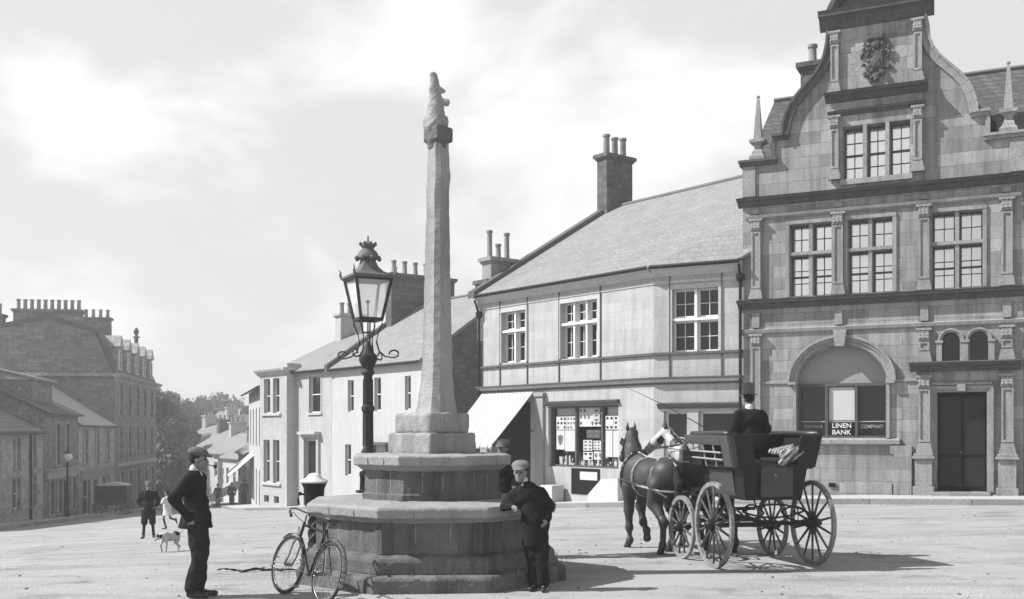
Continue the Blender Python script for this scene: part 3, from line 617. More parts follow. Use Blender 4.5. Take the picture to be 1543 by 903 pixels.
mb.tube([(aw(0, 1)[0], aw(0, 1)[1]+.02, aw(0, 1)[2]-.03), (aw(1, 1)[0], aw(1, 1)[1]+.02, aw(1, 1)[2]-.03)], .02, 6); sb(mb, 'awning_frame', M_dark, awn)
# roof: one long slope, a hip towards the splay, coped verge at the left gable
D = Vector((math.cos(asp-am), math.sin(asp-am)))*2.66       # end of the splayed front in main coordinates
mb = MB(); E = 6.72; Rz = 10.72; ov = -.34
e0 = (LX-.15, ov, E); e1 = (.02, ov, E); e2 = (D.x+.3, D.y-.32, E); r0 = (LX-.15, 6.47, Rz); r1 = (8.5, 6.47, Rz); e3 = (12, D.y-.2+4.2, E); 
th = .07
def slab(*P): mb.add([(p[0], p[1], p[2]) for p in P]+[(p[0], p[1], p[2]-th) for p in P], [tuple(range(len(P))), tuple(range(len(P), 2*len(P)))[::-1]]+[(i, (i+1) % len(P), len(P)+(i+1) % len(P), len(P)+i) for i in range(len(P))])
def zr(y): return E+(y-ov)*(Rz-E)/(6.47-ov)
slab(e0, e1, (5.2, 6.47, Rz), r0)
slab(e1, (D.x+.02, D.y-.31, E), (6.4, 6.47, Rz), (5.2, 6.47, Rz))
slab((LX-.15, 13.3, E), r0, (6.4, 6.47, Rz), (6.4, 13.3, E))
sb(mb, 'roof', M_slate)
mb = MB(); mb.tube([r0, (6.4, 6.47, Rz+.02)], .09, 8); sb(mb, 'ridge', M_lead)
mb = MB(); mb.prism([(ov-.05, E-.1), (6.47, Rz-.02), (6.47, Rz+.2), (ov-.05, E+.14)], LX-.35, LX+.02, 'x'); mb.prism([(13.3, E-.1), (6.47, Rz-.02), (6.47, Rz+.2), (13.3, E+.14)], LX-.35, LX+.02, 'x'); sb(mb, 'gable_coping', M_line)
chimney(shop, LX-.35, LX+.2, 5.9, 7.3, 9.6, 12.75, [(LX-.08, 6.15, .8), (LX-.08, 6.6, .75), (LX-.08, 7.05, .8)], M_rub, SZ, .14)
ch = chimney(shop, LX-1.0, LX-.38, .5, 1.9, 5.2, 7.4, [], M_rub, SZ)
chimney(shop, LX-.95, LX-.42, .7, 1.8, 7.4, 8.25, [(LX-.7, .85, 1.0), (LX-.7, 1.25, .55), (LX-.7, 1.65, 1.0)], M_trim, SZ, .11)
for (x, zt, zb, pp) in ((-8.46, 6.2, 0, shop), (2.62, 6.4, .1, sp)):
    mb = MB(); mb.tube([(x, -.1, zb), (x, -.1, zt-.15), (x, -.3, zt+.35)], .045, 8); mb.lathe([(.06, 0), (.12, .1), (.12, .25)], 8, (x, -.1, zt-.3)); sb(mb, 'drainpipe', M_dark, pp)
# boards leaning beside the shop window
t = thing('cellar_flap', 'white painted slanted board under the right of the shop window', 'board', (0, 0, 0), 0)
def local_pt(x, y, z=None):
    c, s_ = math.cos(am), math.sin(am); X = CR.x+c*x-s_*y; Y = CR.y+s_*x+c*y; return (X, Y, g(X, Y)+.13 if z is None else z)
def flap(o, x0, x1, h0, h1):
    p = local_pt(x0, -.6); o.location = (p[0], p[1], p[2]-.02); o.rotation_euler = (0, 0, am); w = x1-x0
    MB().prism([(0, 0), (w, 0), (w, h1), (w*.45, h0+.12), (w*.35, h0), (0, h0*.4)], 0, .5).build('board', mat('white_board_paint', .6, var=.12, fine=.08), o)
flap(t, -2.2, -.9, .62, .78)
t = thing('cellar_flap', 'white painted slanted board under the left of the shop window', 'board'); flap(t, -4.9, -3.9, .5, .62)
# ------------------------------------------------------------------ generic houses
def house(name, label, cat, org, ang, x0, x1, zb, ze, zr_, dep, wallm, roofm, wins=(), chims=(), ridge=None, group=None, verge=M_line, holes_extra=(), fw=None, over=.2, pane=M_glass, surround=None, reveal=.22, doors=()):
    root = thing(name, label, cat, (org[0], org[1], zb), ang, group); ox = 0
    off = (0, 0, zb); rd = ridge or dep/2
    mb = MB(); hl = [w[:4] for w in wins]+[d_[:4] for d_ in doors]
    wall_holes(mb, x0, x1, zb-.5, ze, hl, 0, reveal); shell(mb, x0, x1, zb-.5, ze, dep)
    for x in (x0, x1):
        mb.add([(x, 0, ze), (x, rd, zr_), (x, dep, ze)], [(0, 1, 2)])
    mb.build('wall', wallm, root, off=off)
    mb = MB(); t_ = .12; s1 = (zr_-ze)/rd; s2 = (zr_-ze)/(dep-rd)
    mb.prism([(-over, ze-over*s1+.02), (rd, zr_+.04), (dep+over, ze-over*s2+.02), (dep+over, ze-over*s2+.02+t_), (rd, zr_+.04+t_), (-over, ze-over*s1+.02+t_)], x0-.08, x1+.08, 'x')
    mb.build('roof', roofm, root, off=off)
    mb = MB(); mb.tube([(x0-.1, rd, zr_+.17), (x1+.1, rd, zr_+.17)], .08, 6); mb.build('ridge', M_lead, root, off=off)
    mb = MB(); mb.tube([(x0-.05, -over-.04, ze-over*s1+.06), (x1+.05, -over-.04, ze-over*s1+.06)], .06, 6); mb.build('gutter', verge, root, off=off)
    for w in wins:
        a, b, c, d_ = w[:4]
        if surround:
            mb = MB(); q = .1; mb.box(a-q, a, -.03, .01, c, d_); mb.box(b, b+q, -.03, .01, c, d_); mb.box(a-q, b+q, -.035, .01, d_, d_+q*1.3); mb.box(a-q*1.2, b+q*1.2, -.08, .01, c-q, c); mb.build('window_surround', surround, root, off=off)
        sash(root, a, b, c, d_, reveal-.05, 1, 2, True, off=zb, pane=pane)
    for d_ in doors: MB().box(d_[0], d_[1], reveal-.06, reveal, d_[2], d_[3]).build('door', M_void, root, off=off)
    for c in chims:
        cx0, cx1, cy0, cy1, cz0, cz1, npots, ph, axs = c
        P = [((cx0+cx1)/2, cy0+(cy1-cy0)*(i+.5)/npots, ph) if axs == 'y' else (cx0+(cx1-cx0)*(i+.5)/npots, (cy0+cy1)/2, ph) for i in range(npots)]
        chimney(root, cx0, cx1, cy0, cy1, cz0, cz1, P, wallm if wallm not in (M_white,) else M_rub, zb)
    return root
wo_, wa = place(634, 44., -52.6); wa2 = wa
h1 = house('white_house', 'whitewashed two storey house with narrow sash windows behind the lamp post', 'house', wo_, wa, -7.8, 0.1, -1.6, 4.85, 8.05, 9.4, M_white, M_slate,
    wins=[(-6.24, -5.68, 2.8, 4.25), (-3.82, -3.24, 2.8, 4.27), (-1.25, -.78, 2.8, 4.24), (-6.5, -5.93, -.14, 1.3), (-1.6, -.9, -.1, 1.35)], doors=[(-3.6, -2.6, -1.4, 1.0)],
    chims=[(-7.75, -7.2, 2.9, 6.6, 6.8, 9.6, 6, .65, 'y')], verge=M_dark)
mb = MB()
for s_, a_ in ((0, 1), (1, 1)):
    pass
mb.prism([(-.3, 4.7), (4.7, 8.1), (4.7, 8.42), (-.3, 5.02)], -8.0, -7.72, 'x'); mb.prism([(9.7, 4.7), (4.7, 8.1), (4.7, 8.42), (9.7, 5.02)], -8.0, -7.72, 'x'); mb.build('gable_coping', M_line, h1, off=(0, 0, -1.6))
mb = MB(); mb.box(-3.95, -2.25, -.35, 0, 1.3, 1.42); mb.box(-3.8, -3.66, -.28, 0, .9, 1.3); mb.box(-2.54, -2.4, -.28, 0, .9, 1.3); mb.build('door_hood', M_line, h1, off=(0, 0, -1.6))
mb = MB(); mb.box(.1, 4.5, 1.5, 8, -1.5, 1.6); mb.build('outhouse', M_rub, h1, off=(0, 0, -1.6))
MB().box(1.0, 2.2, 1.4, 1.5, -.9, 1.2).build('back_door', M_void, h1, off=(0, 0, -1.6))
mb = MB(); wall_holes(mb, 0, 1, 0, 1, []); 
gw_ = MB().quad((.12, 0, -1.8), (.12, 9.4, -1.8), (.12, 9.4, 4.85), (.12, 4.7, 8.0), (.12, 0, 4.85)).build('shade_dark_gable', M_rub, h1, off=(0, 0, -1.6))  # dark stone over the white end: the gable's shade put into its colour
h2 = house('bay_fronted_house', 'cream stone house with projecting bay and door with a stone hood', 'house', wo_, wa, -14.8, -7.82, -2.5, 4.85, 7.0, 9.0, M_white2, M_slate,
    wins=[(-10.14, -8.9, 2.8, 4.58)], doors=[(-10.5, -9.22, -1.6, 1.42)], chims=[(-14.6, -14.0, 3.8, 5.2, 6.2, 8.3, 3, .6, 'y')], verge=M_dark, surround=M_white)
mb = MB(); hb_ = [(-14.3, -13.55, 2.83, 4.6), (-13.2, -12.45, 2.83, 4.6), (-14.35, -13.6, -.73, 1.46), (-13.2, -12.45, -.73, 1.46), (-14.3, -13.7, -1.75, -1.4), (-13.1, -12.5, -1.75, -1.4)]
wall_holes(mb, -14.8, -11.6, -3, 5.0, hb_, -.5, .25); mb.quad((-11.6, -.5, -3), (-11.6, 0, -3), (-11.6, 0, 5), (-11.6, -.5, 5)); mb.quad((-14.8, -.5, -3), (-14.8, 0, -3), (-14.8, 0, 5), (-14.8, -.5, 5)); mb.quad((-14.8, -.5, 5), (-11.6, -.5, 5), (-11.6, 0, 5), (-14.8, 0, 5))
mb.box(-14.75, -11.65, -.2, 0, -3, 4.9)
bay = mb.build('bay', M_white2, h2, off=(0, 0, -2.5))
for w in hb_[:4]: sash(bay, *w, -.3, 1, 2, True, off=-2.5, pane=M_glass)
for w in hb_[4:]: MB().box(w[0], w[1], -.34, -.3, w[2], w[3]).build('cellar_grating', M_void, bay, off=(0, 0, -2.5))
mb = MB(); mould(mb, -15, -11.45, [(.02, 4.75), (.1, 4.85), (.25, 4.95), (.3, 5.05), (0, 5.1)], -.5); mb.box(-11.6, -11.4, -.8, 0, 4.95, 5.08); mould(mb, -14.5, -12.25, [(.01, 2.68), (.1, 2.7), (.1, 2.8), (0, 2.82)], -.5); mould(mb, -14.5, -12.25, [(.01, -.88), (.1, -.86), (.1, -.76), (0, -.73)], -.5); mb.build('bay_cornice', M_white, bay, off=(0, 0, -2.5))
mb = MB(); mb.box(-12.9, -11.65, -.45, .3, 5.08, 5.3); mb.build('bay_parapet', M_white2, bay, off=(0, 0, -2.5))
mb = MB(); mb.box(-10.8, -8.9, -.35, 0, 1.75, 1.88); mb.box(-10.7, -9.0, -.2, 0, 1.6, 1.75); mb.box(-10.72, -10.52, -.12, 0, -1.7, 1.6); mb.box(-9.2, -9.0, -.12, 0, -1.7, 1.6); mb.build('door_surround', M_shopd, h2, off=(0, 0, -2.5))
# next house down the street, with an awning
p3 = (-13.2, 57.2); a3 = math.atan2(-1, .316)   # local x from far to near
u3 = Vector((math.cos(a3), math.sin(a3)))
def down(d): q = Vector(p3)-u3*d; return (q.x, q.y)
h3 = house('tall_narrow_house', 'tall pale house beyond the bay fronted house with a white awning', 'house', down(0), a3, -15, 0, -3.6, 4.45, 6.2, 7, M_white, M_slate,
    wins=[(-13.6+i*2.6, -12.8+i*2.6, 1.0, 3.3) for i in range(5)]+[(-13.6+i*2.6, -12.8+i*2.6, -2.6, -.4) for i in (2, 3, 4)], chims=[], verge=M_dark, over=.45)
mb = MB(); mb.hexa([(-14.5, -1.5, -.95), (-10, -1.5, -.95), (-10, 0, .35), (-14.5, 0, .35)], [(-14.5, -1.5, -.9), (-10, -1.5, -.9), (-10, 0, .4), (-14.5, 0, .4)]); mb.build('awning', M_canvas, h3, off=(0, 0, -3.6))
h4 = house('white_gabled_shop', 'low white shop with pale awning half way down the street', 'shop', down(17), a3, -11, 0, -4.4, .3, 2.4, 8, M_white, M_slate, wins=[(-10.4+i*2.2, -9.6+i*2.2, -1.7, -.2) for i in range(5)], chims=[(-.8, -.2, 3, 4.5, 1.6, 3.4, 3, .5, 'y')])
mb = MB(); mb.hexa([(-9, -2.2, -3.0), (-1, -2.2, -3.0), (-1, 0, -1.9), (-9, 0, -1.9)], [(-9, -2.2, -2.95), (-1, -2.2, -2.95), (-1, 0, -1.85), (-9, 0, -1.85)]); mb.build('awning', M_canvas, h4, off=(0, 0, -4.4))
def vh(label, pxl, Y, ang, w, ye, yr, m, rf, n, dep=7, ch=1, rows=1):      # a house of the valley from the column and rows it shows in
    X = (pxl-CXP)*Y/FPX; ze = CAMZ+(HZ-ye)*Y/FPX; zr_ = CAMZ+(HZ-yr)*Y/FPX; zb = g(X, Y)-.3
    wins = [(w*(i+.5)/n-.4, w*(i+.5)/n+.4, ze-2.2-2.7*r_, ze-.8-2.7*r_) for i in range(n) for r_ in range(rows)]
    return house('valley_house', label, 'house', (X, Y), R(ang), 0, w, zb, ze, zr_, dep, m, rf, wins=wins, chims=[(0, .6, dep/2-.8, dep/2+.8, zr_-.3, zr_+1.3, 3, .5, 'y')] if ch else [])
vh('pale gabled cottage with chimney at the bottom of the street', 272, 128, -35, 5.5, 668, 642, M_white2, M_slate, 2, 8, rows=2)
vh('white house stepping uphill from the pale gabled cottage', 292, 116, -48, 8, 676, 650, M_white, M_slate, 3, rows=2)
vh('cream house below the dark roof slope', 306, 108, -55, 10, 683, 655, M_white2, M_slate, 4, rows=2)
vh('pale house with a long dark roof slope down the street', 300, 142, -50, 16, 655, 628, M_white2, M_slated, 5, 9)
vh('long low pale terrace under the trees beyond the street', 322, 160, -14, 9, 630, 617, M_white, M_slate, 5, 5)
vh('small white house left of the first awning', 328, 98, -60, 9, 690, 664, M_white, M_slate, 4, 7, rows=1)
# left hand side of the street: local x from near to far, y away from the street
ua = math.atan2(.9858, -.1676); NL = (-21.7, 44.9)
def lw(xa, n, st, w, z0, z1): return [(xa+i*st, xa+i*st+w, z0, z1) for i in range(n)]
hC = house('low_stone_cottage', 'low stone cottage with pale rendered wall at the left edge', 'cottage', NL, ua, -9, 7.0, -1.9, 1.85, 3.9, 8, M_row2, M_slated, wins=lw(2.2, 2, 2.6, .9, .2, 1.6)+lw(-6, 3, 2.6, .9, .2, 1.6)+lw(2.0, 2, 2.6, 1.1, -1.6, -.2), chims=[(-2, -1.2, 2.6, 5.4, 3.2, 5.2, 6, .5, 'y')], surround=M_trim)
MB().box(4.6, 4.72, -.1, 0, -2.2, 1.8).build('drainpipe', M_dark, hC, off=(0, 0, -1.9))
hA = house('dormer_house', 'stone house with a slated dormer and paired windows above a shopfront', 'house', NL, ua, 7.1, 14.3, -2.6, 2.8, 4.9, 8.6, M_row, M_slated, wins=[(9.2, 10.2, .2, 2.3), (11.2, 12.2, .2, 2.3), (8.0, 9.0, -2.3, -.6), (9.6, 10.6, -2.3, -.6), (12.6, 13.6, -2.3, -.6)], doors=[(11.1, 12.1, -2.9, -.7)], chims=[(7.2, 7.8, 3.2, 5.4, 4.2, 6.3, 5, .55, 'y')], surround=M_trim)
mb = MB(); mb.box(8.6, 12.4, .9, 4, 2.9, 4.5); dm = mb.build('dormer', M_row, hA, off=(0, 0, -2.6)); mb = MB(); mb.hexa([(8.4, .7, 4.5), (12.6, .7, 4.5), (12.6, 4.2, 5.3), (8.4, 4.2, 5.3)], [(8.4, .7, 4.6), (12.6, .7, 4.6), (12.6, 4.2, 5.4), (8.4, 4.2, 5.4)]); mb.build('dormer_roof', M_slate, dm, off=(0, 0, -2.6))
mb = MB(); mb.box(7.4, 13.9, -.12, 0, -.5, -.1); mb.box(7.4, 13.9, -.22, 0, -.1, 0); mb.build('shop_fascia', M_row2, hA, off=(0, 0, -2.6))
hB = house('terrace_house', 'stone terrace house with three upper windows beside the tall building', 'house', NL, ua, 14.4, 24.3, -3.1, 2.25, 5.0, 8.6, M_row2, M_slate, wins=lw(15.6, 3, 3.0, 1.0, .0, 1.9)+[(15.4, 17.2, -2.9, -.9), (20.6, 22.6, -2.9, -.9)], doors=[(18.2, 19.4, -3.5, -1.0)], surround=M_trim)
mb = MB(); mb.box(14.7, 24.0, -.1, 0, -.85, -.45); mb.box(14.7, 24.0, -.2, 0, -.45, -.35); mb.build('shop_fascia', M_trim, hB, off=(0, 0, -3.1))
# tall building with mansard
tz = -3.7; TB = thing('tall_tenement', 'tall three storey stone building with mansard roof, dormers and a row of chimney pots', 'building', (NL[0], NL[1], tz), ua)
def tb(mb, n, m, par=TB, **k): return mb.build(n, m, par, off=(0, 0, tz), **k)
X0, X1 = 24.4, 40.7; mb = MB(); twins = lw(26.0, 5, 3.1, 1.0, 3.0, 5.0)+lw(26.0, 5, 3.1, 1.0, .1, 2.2)+lw(26.0, 5, 3.1, 1.3, -3.2, -.9)
wall_holes(mb, X0, X1, tz-.8, 5.6, twins, 0, .25); shell(mb, X0, X1, tz-.8, 5.6, 9.2)
for x in (X0, X1): mb.add([(x, 0, 5.6), (x, 1.2, 8.3), (x, 4.2, 9.2), (x, 8, 8.3), (x, 9.2, 5.6)], [(0, 1, 2, 3, 4)])
tb(mb, 'wall', M_row)
for w in twins: sash(TB, *w, .2, 1, 2, True, off=tz, pane=M_glass)
mb = MB(); prf = [(-.05, 5.7), (1.15, 8.4), (4.2, 9.3), (8.05, 8.4), (9.25, 5.7)]; mb.prism(prf+[(a_, b_-.12) for a_, b_ in prf[::-1]], X0+.02, X1, 'x'); tb(mb, 'roof', M_slated)
mb = MB(); prf = [(-.15, 5.6), (1.05, 8.5), (4.2, 9.4), (8.1, 8.5), (9.3, 5.6)]; mb.prism(prf+[(a_+.0, b_-.25) for a_, b_ in prf[::-1]], X0-.12, X0+.2, 'x'); tb(mb, 'gable_coping', M_line)
mb = MB(); mould(mb, X0-.2, X1+.3, [(.02, 5.2), (.1, 5.35), (.4, 5.5), (.5, 5.65), (0, 5.7)]); mb.box(X0-.3, X0-.02, -.4, 9.2, 5.45, 5.65); mould(mb, X0, X1, [(.02, -.5), (.15, -.45), (.15, -.25), (0, -.2)]); tb(mb, 'cornice', M_row2)
for i in range(5):
    x = 26.0+3.1*i; mb = MB(); mb.box(x-.1, x+1.1, .1, 1.3, 5.8, 7.5); mb.prism([(x-.3, 7.5), (x+.5, 8.3), (x+1.3, 7.5)], -.05, 1.8); dd = tb(mb, 'dormer', M_row2); sash(dd, x+.1, x+.9, 6.0, 7.3, .07, 1, 2, True, off=tz, pane=M_glass)
mb = MB(); mb.lathe([(.15, 8.2), (.15, 9.0), (.3, 9.05), (.1, 9.2), (.22, 9.5), (.05, 9.8)], 8, (X1-4, .8, 0)); tb(mb, 'finial', M_line, smooth='auto')
chimney(TB, X0-.02, X0+.8, 2.1, 6.2, 7.5, 9.75, [(X0+.4, 2.3+.41*i, .65) for i in range(10)], M_row, tz, .13)
chimney(TB, X0+.1, X0+.9, 6.9, 7.8, 7.5, 9.4, [(X0+.5, 7.15, .7), (X0+.5, 7.55, .7)], M_row, tz)
chimney(TB, X0+9, X0+9.8, 2.1, 5.2, 8.0, 10.2, [(X0+9.4, 2.3+.5*i, .6) for i in range(6)], M_row, tz)
# ------------------------------------------------------------------ pavements
def strip(name, pts, w, lift=.13, m=M_pave, side=1, inner=.0):
    """pts along the building line; the kerb lies w to the street side"""
    P = [Vector(p) for p in pts]; Q = []
    den = []
    for a_, b_ in zip(P, P[1:]):
        n_ = max(1, int((b_-a_).length/1.5)); den += [a_+(b_-a_)*i/n_ for i in range(n_)]
    den.append(P[-1]); out = []
    for i, p in enumerate(den):
        d_ = (den[min(i+1, len(den)-1)]-den[max(i-1, 0)]).normalized(); nn = Vector((d_.y, -d_.x))*side; out.append((p-nn*.6, p+nn*w, p+nn*(w+.16), nn))
    mb = MB(); kb = MB()
    for (a0, a1, a2, _), (b0, b1, b2, _) in zip(out, out[1:]):
        G = lambda p, l: (p.x, p.y, g(p.x, p.y)+l)
        for t0, t1 in ((0, .33), (.33, .66), (.66, 1)):
            q = lambda s_, e_, t_: s_+(e_-s_)*t_
            mb.quad(G(q(a0, a1, t0), lift), G(q(a0, a1, t1), lift), G(q(b0, b1, t1), lift), G(q(b0, b1, t0), lift))
        kb.hexa([G(a1, -.1), G(a2, -.1), G(b2, -.1), G(b1, -.1)], [G(a1, lift+.006), G(a2, lift+.006), G(b2, lift+.006), G(b1, lift+.006)])
    o = mb.build(name, m, smooth=True); tag(o, kind='structure'); k_ = kb.build('kerb', M_kerb); tag(k_, kind='structure'); return o
ub = Vector((math.cos(ba), math.sin(ba))); um = Vector((math.cos(am), math.sin(am))); uw = Vector((math.cos(wa), math.sin(wa)))
strip('pavement', [tuple(Vector(p3)-u3*60), tuple(Vector(p3)-u3*15), tuple(Vector(wo_)-uw*14.9), tuple(Vector(wo_)+uw*.1), tuple(CR+um*LX), tuple(CR), tuple(BO+ub*0), tuple(BO+ub*15)], 1.7)
uL = Vector((math.cos(ua), math.sin(ua)))
strip('pavement', [tuple(Vector(NL)-uL*9), tuple(Vector(NL)+uL*45)], 1.9, side=1)
# ------------------------------------------------------------------ FOUNTAIN WITH THE MARKET CROSS
FC = (-1.06, 14.1); T0 = R(252)
ft = thing('market_cross', 'octagonal stone fountain of two tiers carrying a tall weathered cross shaft', 'monument', (FC[0], FC[1], 0))
def octa(prof, rot=T0, seg=8): return MB().lathe(prof, seg, (0, 0, 0), rot)
octa([(1.84, -.25), (1.84, .15), (1.82, .19), (1.66, .21)]).build('base_step', M_font, ft, bevel=.02)
octa([(1.7, .2), (1.7, .35), (1.68, .4), (1.58, .43), (1.5, .44)]).build('upper_step', M_font, ft, bevel=.02)
lw_ = octa([(1.55, .43), (1.55, .88)]).build('lower_wall', M_font, ft)
for k in range(8):
    mb = MB(); a_ = T0+k*math.pi/4; x, y = 1.55*math.cos(a_), 1.55*math.sin(a_)
    for s_ in (-1, 1):
        b_ = a_+s_*math.pi/2+s_*math.pi/8; dx, dy = math.cos(b_), math.sin(b_); n_ = (math.cos(a_+s_*math.pi/8), math.sin(a_+s_*math.pi/8))
        p = [(x, y), (x+dx*.11, y+dy*.11)]; mb.prism([p[0], p[1], (p[1][0]+n_[0]*.025, p[1][1]+n_[1]*.025), (p[0][0]+math.cos(a_)*.03, p[0][1]+math.sin(a_)*.03)], .44, .85, 'z')
    mb.build('corner_pilaster', M_font, ft)
octa([(1.57, .80), (1.6, .83), (1.66, .86), (1.7, .87), (1.71, .97), (1.69, 1.0), (1.2, 1.03), (.9, 1.03)]).build('lower_cope', M_font2, ft, bevel=.012)
octa([(.97, 1.02), (.97, 1.1), (.94, 1.12), (.94, 1.42)]).build('upper_wall', M_font, ft)
octa([(.95, 1.40), (.99, 1.42), (1.04, 1.46), (1.09, 1.47), (1.1, 1.58), (1.08, 1.6), (.4, 1.62)]).build('upper_cope', M_font2, ft, bevel=.012)
jm = MB()     # open joints between the stones, on copes and walls
for k in range(8):
    for f_ in (.33, .68):
        a_, b_ = T0+k*math.pi/4, T0+(k+1)*math.pi/4
        for r_, z0_, z1_ in ((1.713, .88, .96), (1.104, 1.48, 1.57), (1.843, .18, .25), (.943, 1.13, 1.41), (1.553, .57, .8)):
            x = r_*(math.cos(a_)*(1-f_)+math.cos(b_)*f_); y = r_*(math.sin(a_)*(1-f_)+math.sin(b_)*f_); m_ = (a_+b_)/2; tx, ty = -math.sin(m_), math.cos(m_)
            jm.prism([(x-tx*.005, y-ty*.005), (x+tx*.005, y+ty*.005), (x+tx*.005-math.cos(m_)*.01, y+ty*.005-math.sin(m_)*.01), (x-tx*.005-math.cos(m_)*.01, y-ty*.005-math.sin(m_)*.01)], z0_, z1_, 'z')
jm.build('joint', M_trim, ft)
yaw = Matrix.Rotation(R(47), 3, 'Z')
o = organic('shaft_step', [('b', (0, 0, 1.74), (.42, .42, .14), .03, yaw)], M_shaft, ft, .016, .01, noise=.008, nf=14, seed=2)
o = organic('shaft_step', [('b', (0, 0, 2.0), (.36, .36, .14), .05, yaw)], M_shaft, ft, .016, .01, noise=.012, nf=11, seed=5)
SH = []
zs = [2.1, 2.2, 2.35, 2.6, 3.0, 3.6, 4.2, 4.7, 5.0, 5.3, 5.6, 5.74]; ws = [.285, .255, .23, .205, .19, .175, .163, .153, .145, .153, .138, .13]
cx_ = [.05, .055, .06, .065, .07, .07, .07, .075, .07, .085, .08, .08]
mb = MB(); seg = 8; vs = []
for i in range(len(zs)*6-5):
    t_ = i/6; j = min(int(t_), len(zs)-2); f_ = t_-j; z = zs[j]*(1-f_)+zs[j+1]*f_; w = ws[j]*(1-f_)+ws[j+1]*f_; cx0 = cx_[j]*(1-f_)+cx_[j+1]*f_
    for k in range(8):   # chamfered square, corner towards the street
        base = R(47)+(k//2)*math.pi/2; ch_ = R(45)+(-R(13) if k % 2 == 0 else R(13))
        a_ = base+ch_+R(0); rr = w*1.04*(1+.035*math.sin(z*9+k*1.9)*(1 if z > 4.6 else .25)+.02*math.sin(z*23+k)); vs.append((cx0+rr*math.cos(a_), rr*math.sin(a_), z))
mb.v = vs; n_ = len(vs)//8; mb.f = [(i*8+k, i*8+(k+1) % 8, (i+1)*8+(k+1) % 8, (i+1)*8+k) for i in range(n_-1) for k in range(8)]+[tuple(range(8))[::-1], tuple(range(n_*8-8, n_*8))]
mb.build('shaft', M_shaft, ft)
organic('capital', [('b', (.08, 0, 5.83), (.145, .145, .1), .03, yaw), ('c', (.07, 0, 5.68), (.07, 0, 5.74), .13, .15)], mat('sooty_carved_stone', .16, var=.35, fine=.4, bs=50), ft, .01, .02, noise=.007, nf=30, seed=3)
organic('heraldic_beast', [('c', (.03, 0, 5.95), (.05, 0, 6.2), .14, .1), ('c', (.05, 0, 6.2), (.04, 0, 6.42), .1, .075), ('c', (.04, 0, 6.42), (.02, -.01, 6.62), .075, .05), ('e', (-.06, 0, 6.0), (.07, .08, .09)), ('e', (.15, -.02, 6.0), (.07, .08, .1)),
    ('c', (.08, -.03, 6.3), (.18, -.04, 6.27), .04, .035), ('e', (.2, -.04, 6.25), (.04, .04, .045)), ('c', (.07, -.03, 6.45), (.15, -.03, 6.4), .035, .025), ('e', (.1, 0, 6.13), (.06, .09, .09)), ('c', (-.09, 0, 5.95), (-.02, .02, 6.25), .03, .03)], M_shaft, ft, .01, .02, noise=.01, nf=32, seed=9)
for o in [c for c in COL.objects if c.parent == ft and c.name.split('.')[0] in ('base_step', 'upper_step', 'lower_cope', 'upper_cope', 'lower_wall', 'upper_wall')]:
    sb_ = o.modifiers.new('dice', 'SUBSURF'); sb_.subdivision_type = 'SIMPLE'; sb_.levels = sb_.render_levels = 5
    tx = bpy.data.textures.get('worn') or bpy.data.textures.new('worn', 'CLOUDS'); tx.noise_scale = .16; tx.noise_depth = 3
    dp = o.modifiers.new('wear', 'DISPLACE'); dp.texture = tx; dp.strength = .02; dp.mid_level = .5; dp.texture_coords = 'LOCAL'
# ------------------------------------------------------------------ LAMP
lp = thing('gas_lamp', 'ornate cast iron gas lamp with a crowned square lantern behind the fountain', 'street lamp', (-2.17, 16.0, g(-2.17, 16)))
M_lamp = mat('weathered_lamp_iron', .045, var=.4, fine=.4, rough=.6)
mb = MB(); mb.lathe([(r_*.86, z_) for r_, z_ in [(.24, 0), (.24, .12), (.18, .2), (.17, .6), (.2, .65), (.13, .75), (.1, .9), (.095, 1.5), (.12, 1.55), (.12, 1.62), (.088, 1.66), (.085, 2.2), (.115, 2.23), (.115, 2.29), (.082, 2.32), (.078, 2.75), (.12, 2.8), (.09, 2.86), (.13, 2.93), (.16, 2.98), (.16, 3.06), (.11, 3.1), (.07, 3.2), (.02, 3.28)]], 16)
post = mb.build('post', M_lamp, lp, smooth='auto')
mb = MB()
for k in range(10):
    a_ = k*math.pi/5; mb.tube([(.073*math.cos(a_), .073*math.sin(a_), 1.7), (.067*math.cos(a_), .067*math.sin(a_), 2.7)], .011, 5)
mb.build('fluting', M_lamp, post)
LZ = 3.6; lyaw = R(27)
lr = bpy.data.objects.new('lantern', None); COL.objects.link(lr); lr.parent = lp; lr.rotation_euler = (0, 0, lyaw)
mb = MB(); cb, ct = .165, .275
for sx, sy in ((-1, -1), (1, -1), (1, 1), (-1, 1)): mb.bar((sx*cb, sy*cb, LZ), (sx*ct, sy*ct, LZ+.6), .035, .035)
for r_, z_ in ((cb, LZ), (ct, LZ+.6)):
    for (ax, ay), (bx_, by_) in (((-1, -1), (1, -1)), ((1, -1), (1, 1)), ((1, 1), (-1, 1)), ((-1, 1), (-1, -1))): mb.bar((ax*r_, ay*r_, z_), (bx_*r_, by_*r_, z_), .04, .045)
mb.build('lantern_frame', M_lamp, lr)
gm = bpy.data.materials.new('lantern_glass'); gm.use_nodes = True; t_ = gm.node_tree; P_ = [n for n in t_.nodes if n.type == 'BSDF_PRINCIPLED'][0]
trn = N(t_, 'ShaderNodeBsdfTransparent'); mxs = N(t_, 'ShaderNodeMixShader'); mxs.inputs[0].default_value = .38; ou = [n for n in t_.nodes if n.type == 'OUTPUT_MATERIAL'][0]
P_.inputs['Base Color'].default_value = (.8, .8, .8, 1); P_.inputs['Roughness'].default_value = .2; t_.links.new(trn.outputs[0], mxs.inputs[1]); t_.links.new(P_.outputs[0], mxs.inputs[2]); t_.links.new(mxs.outputs[0], ou.inputs[0])
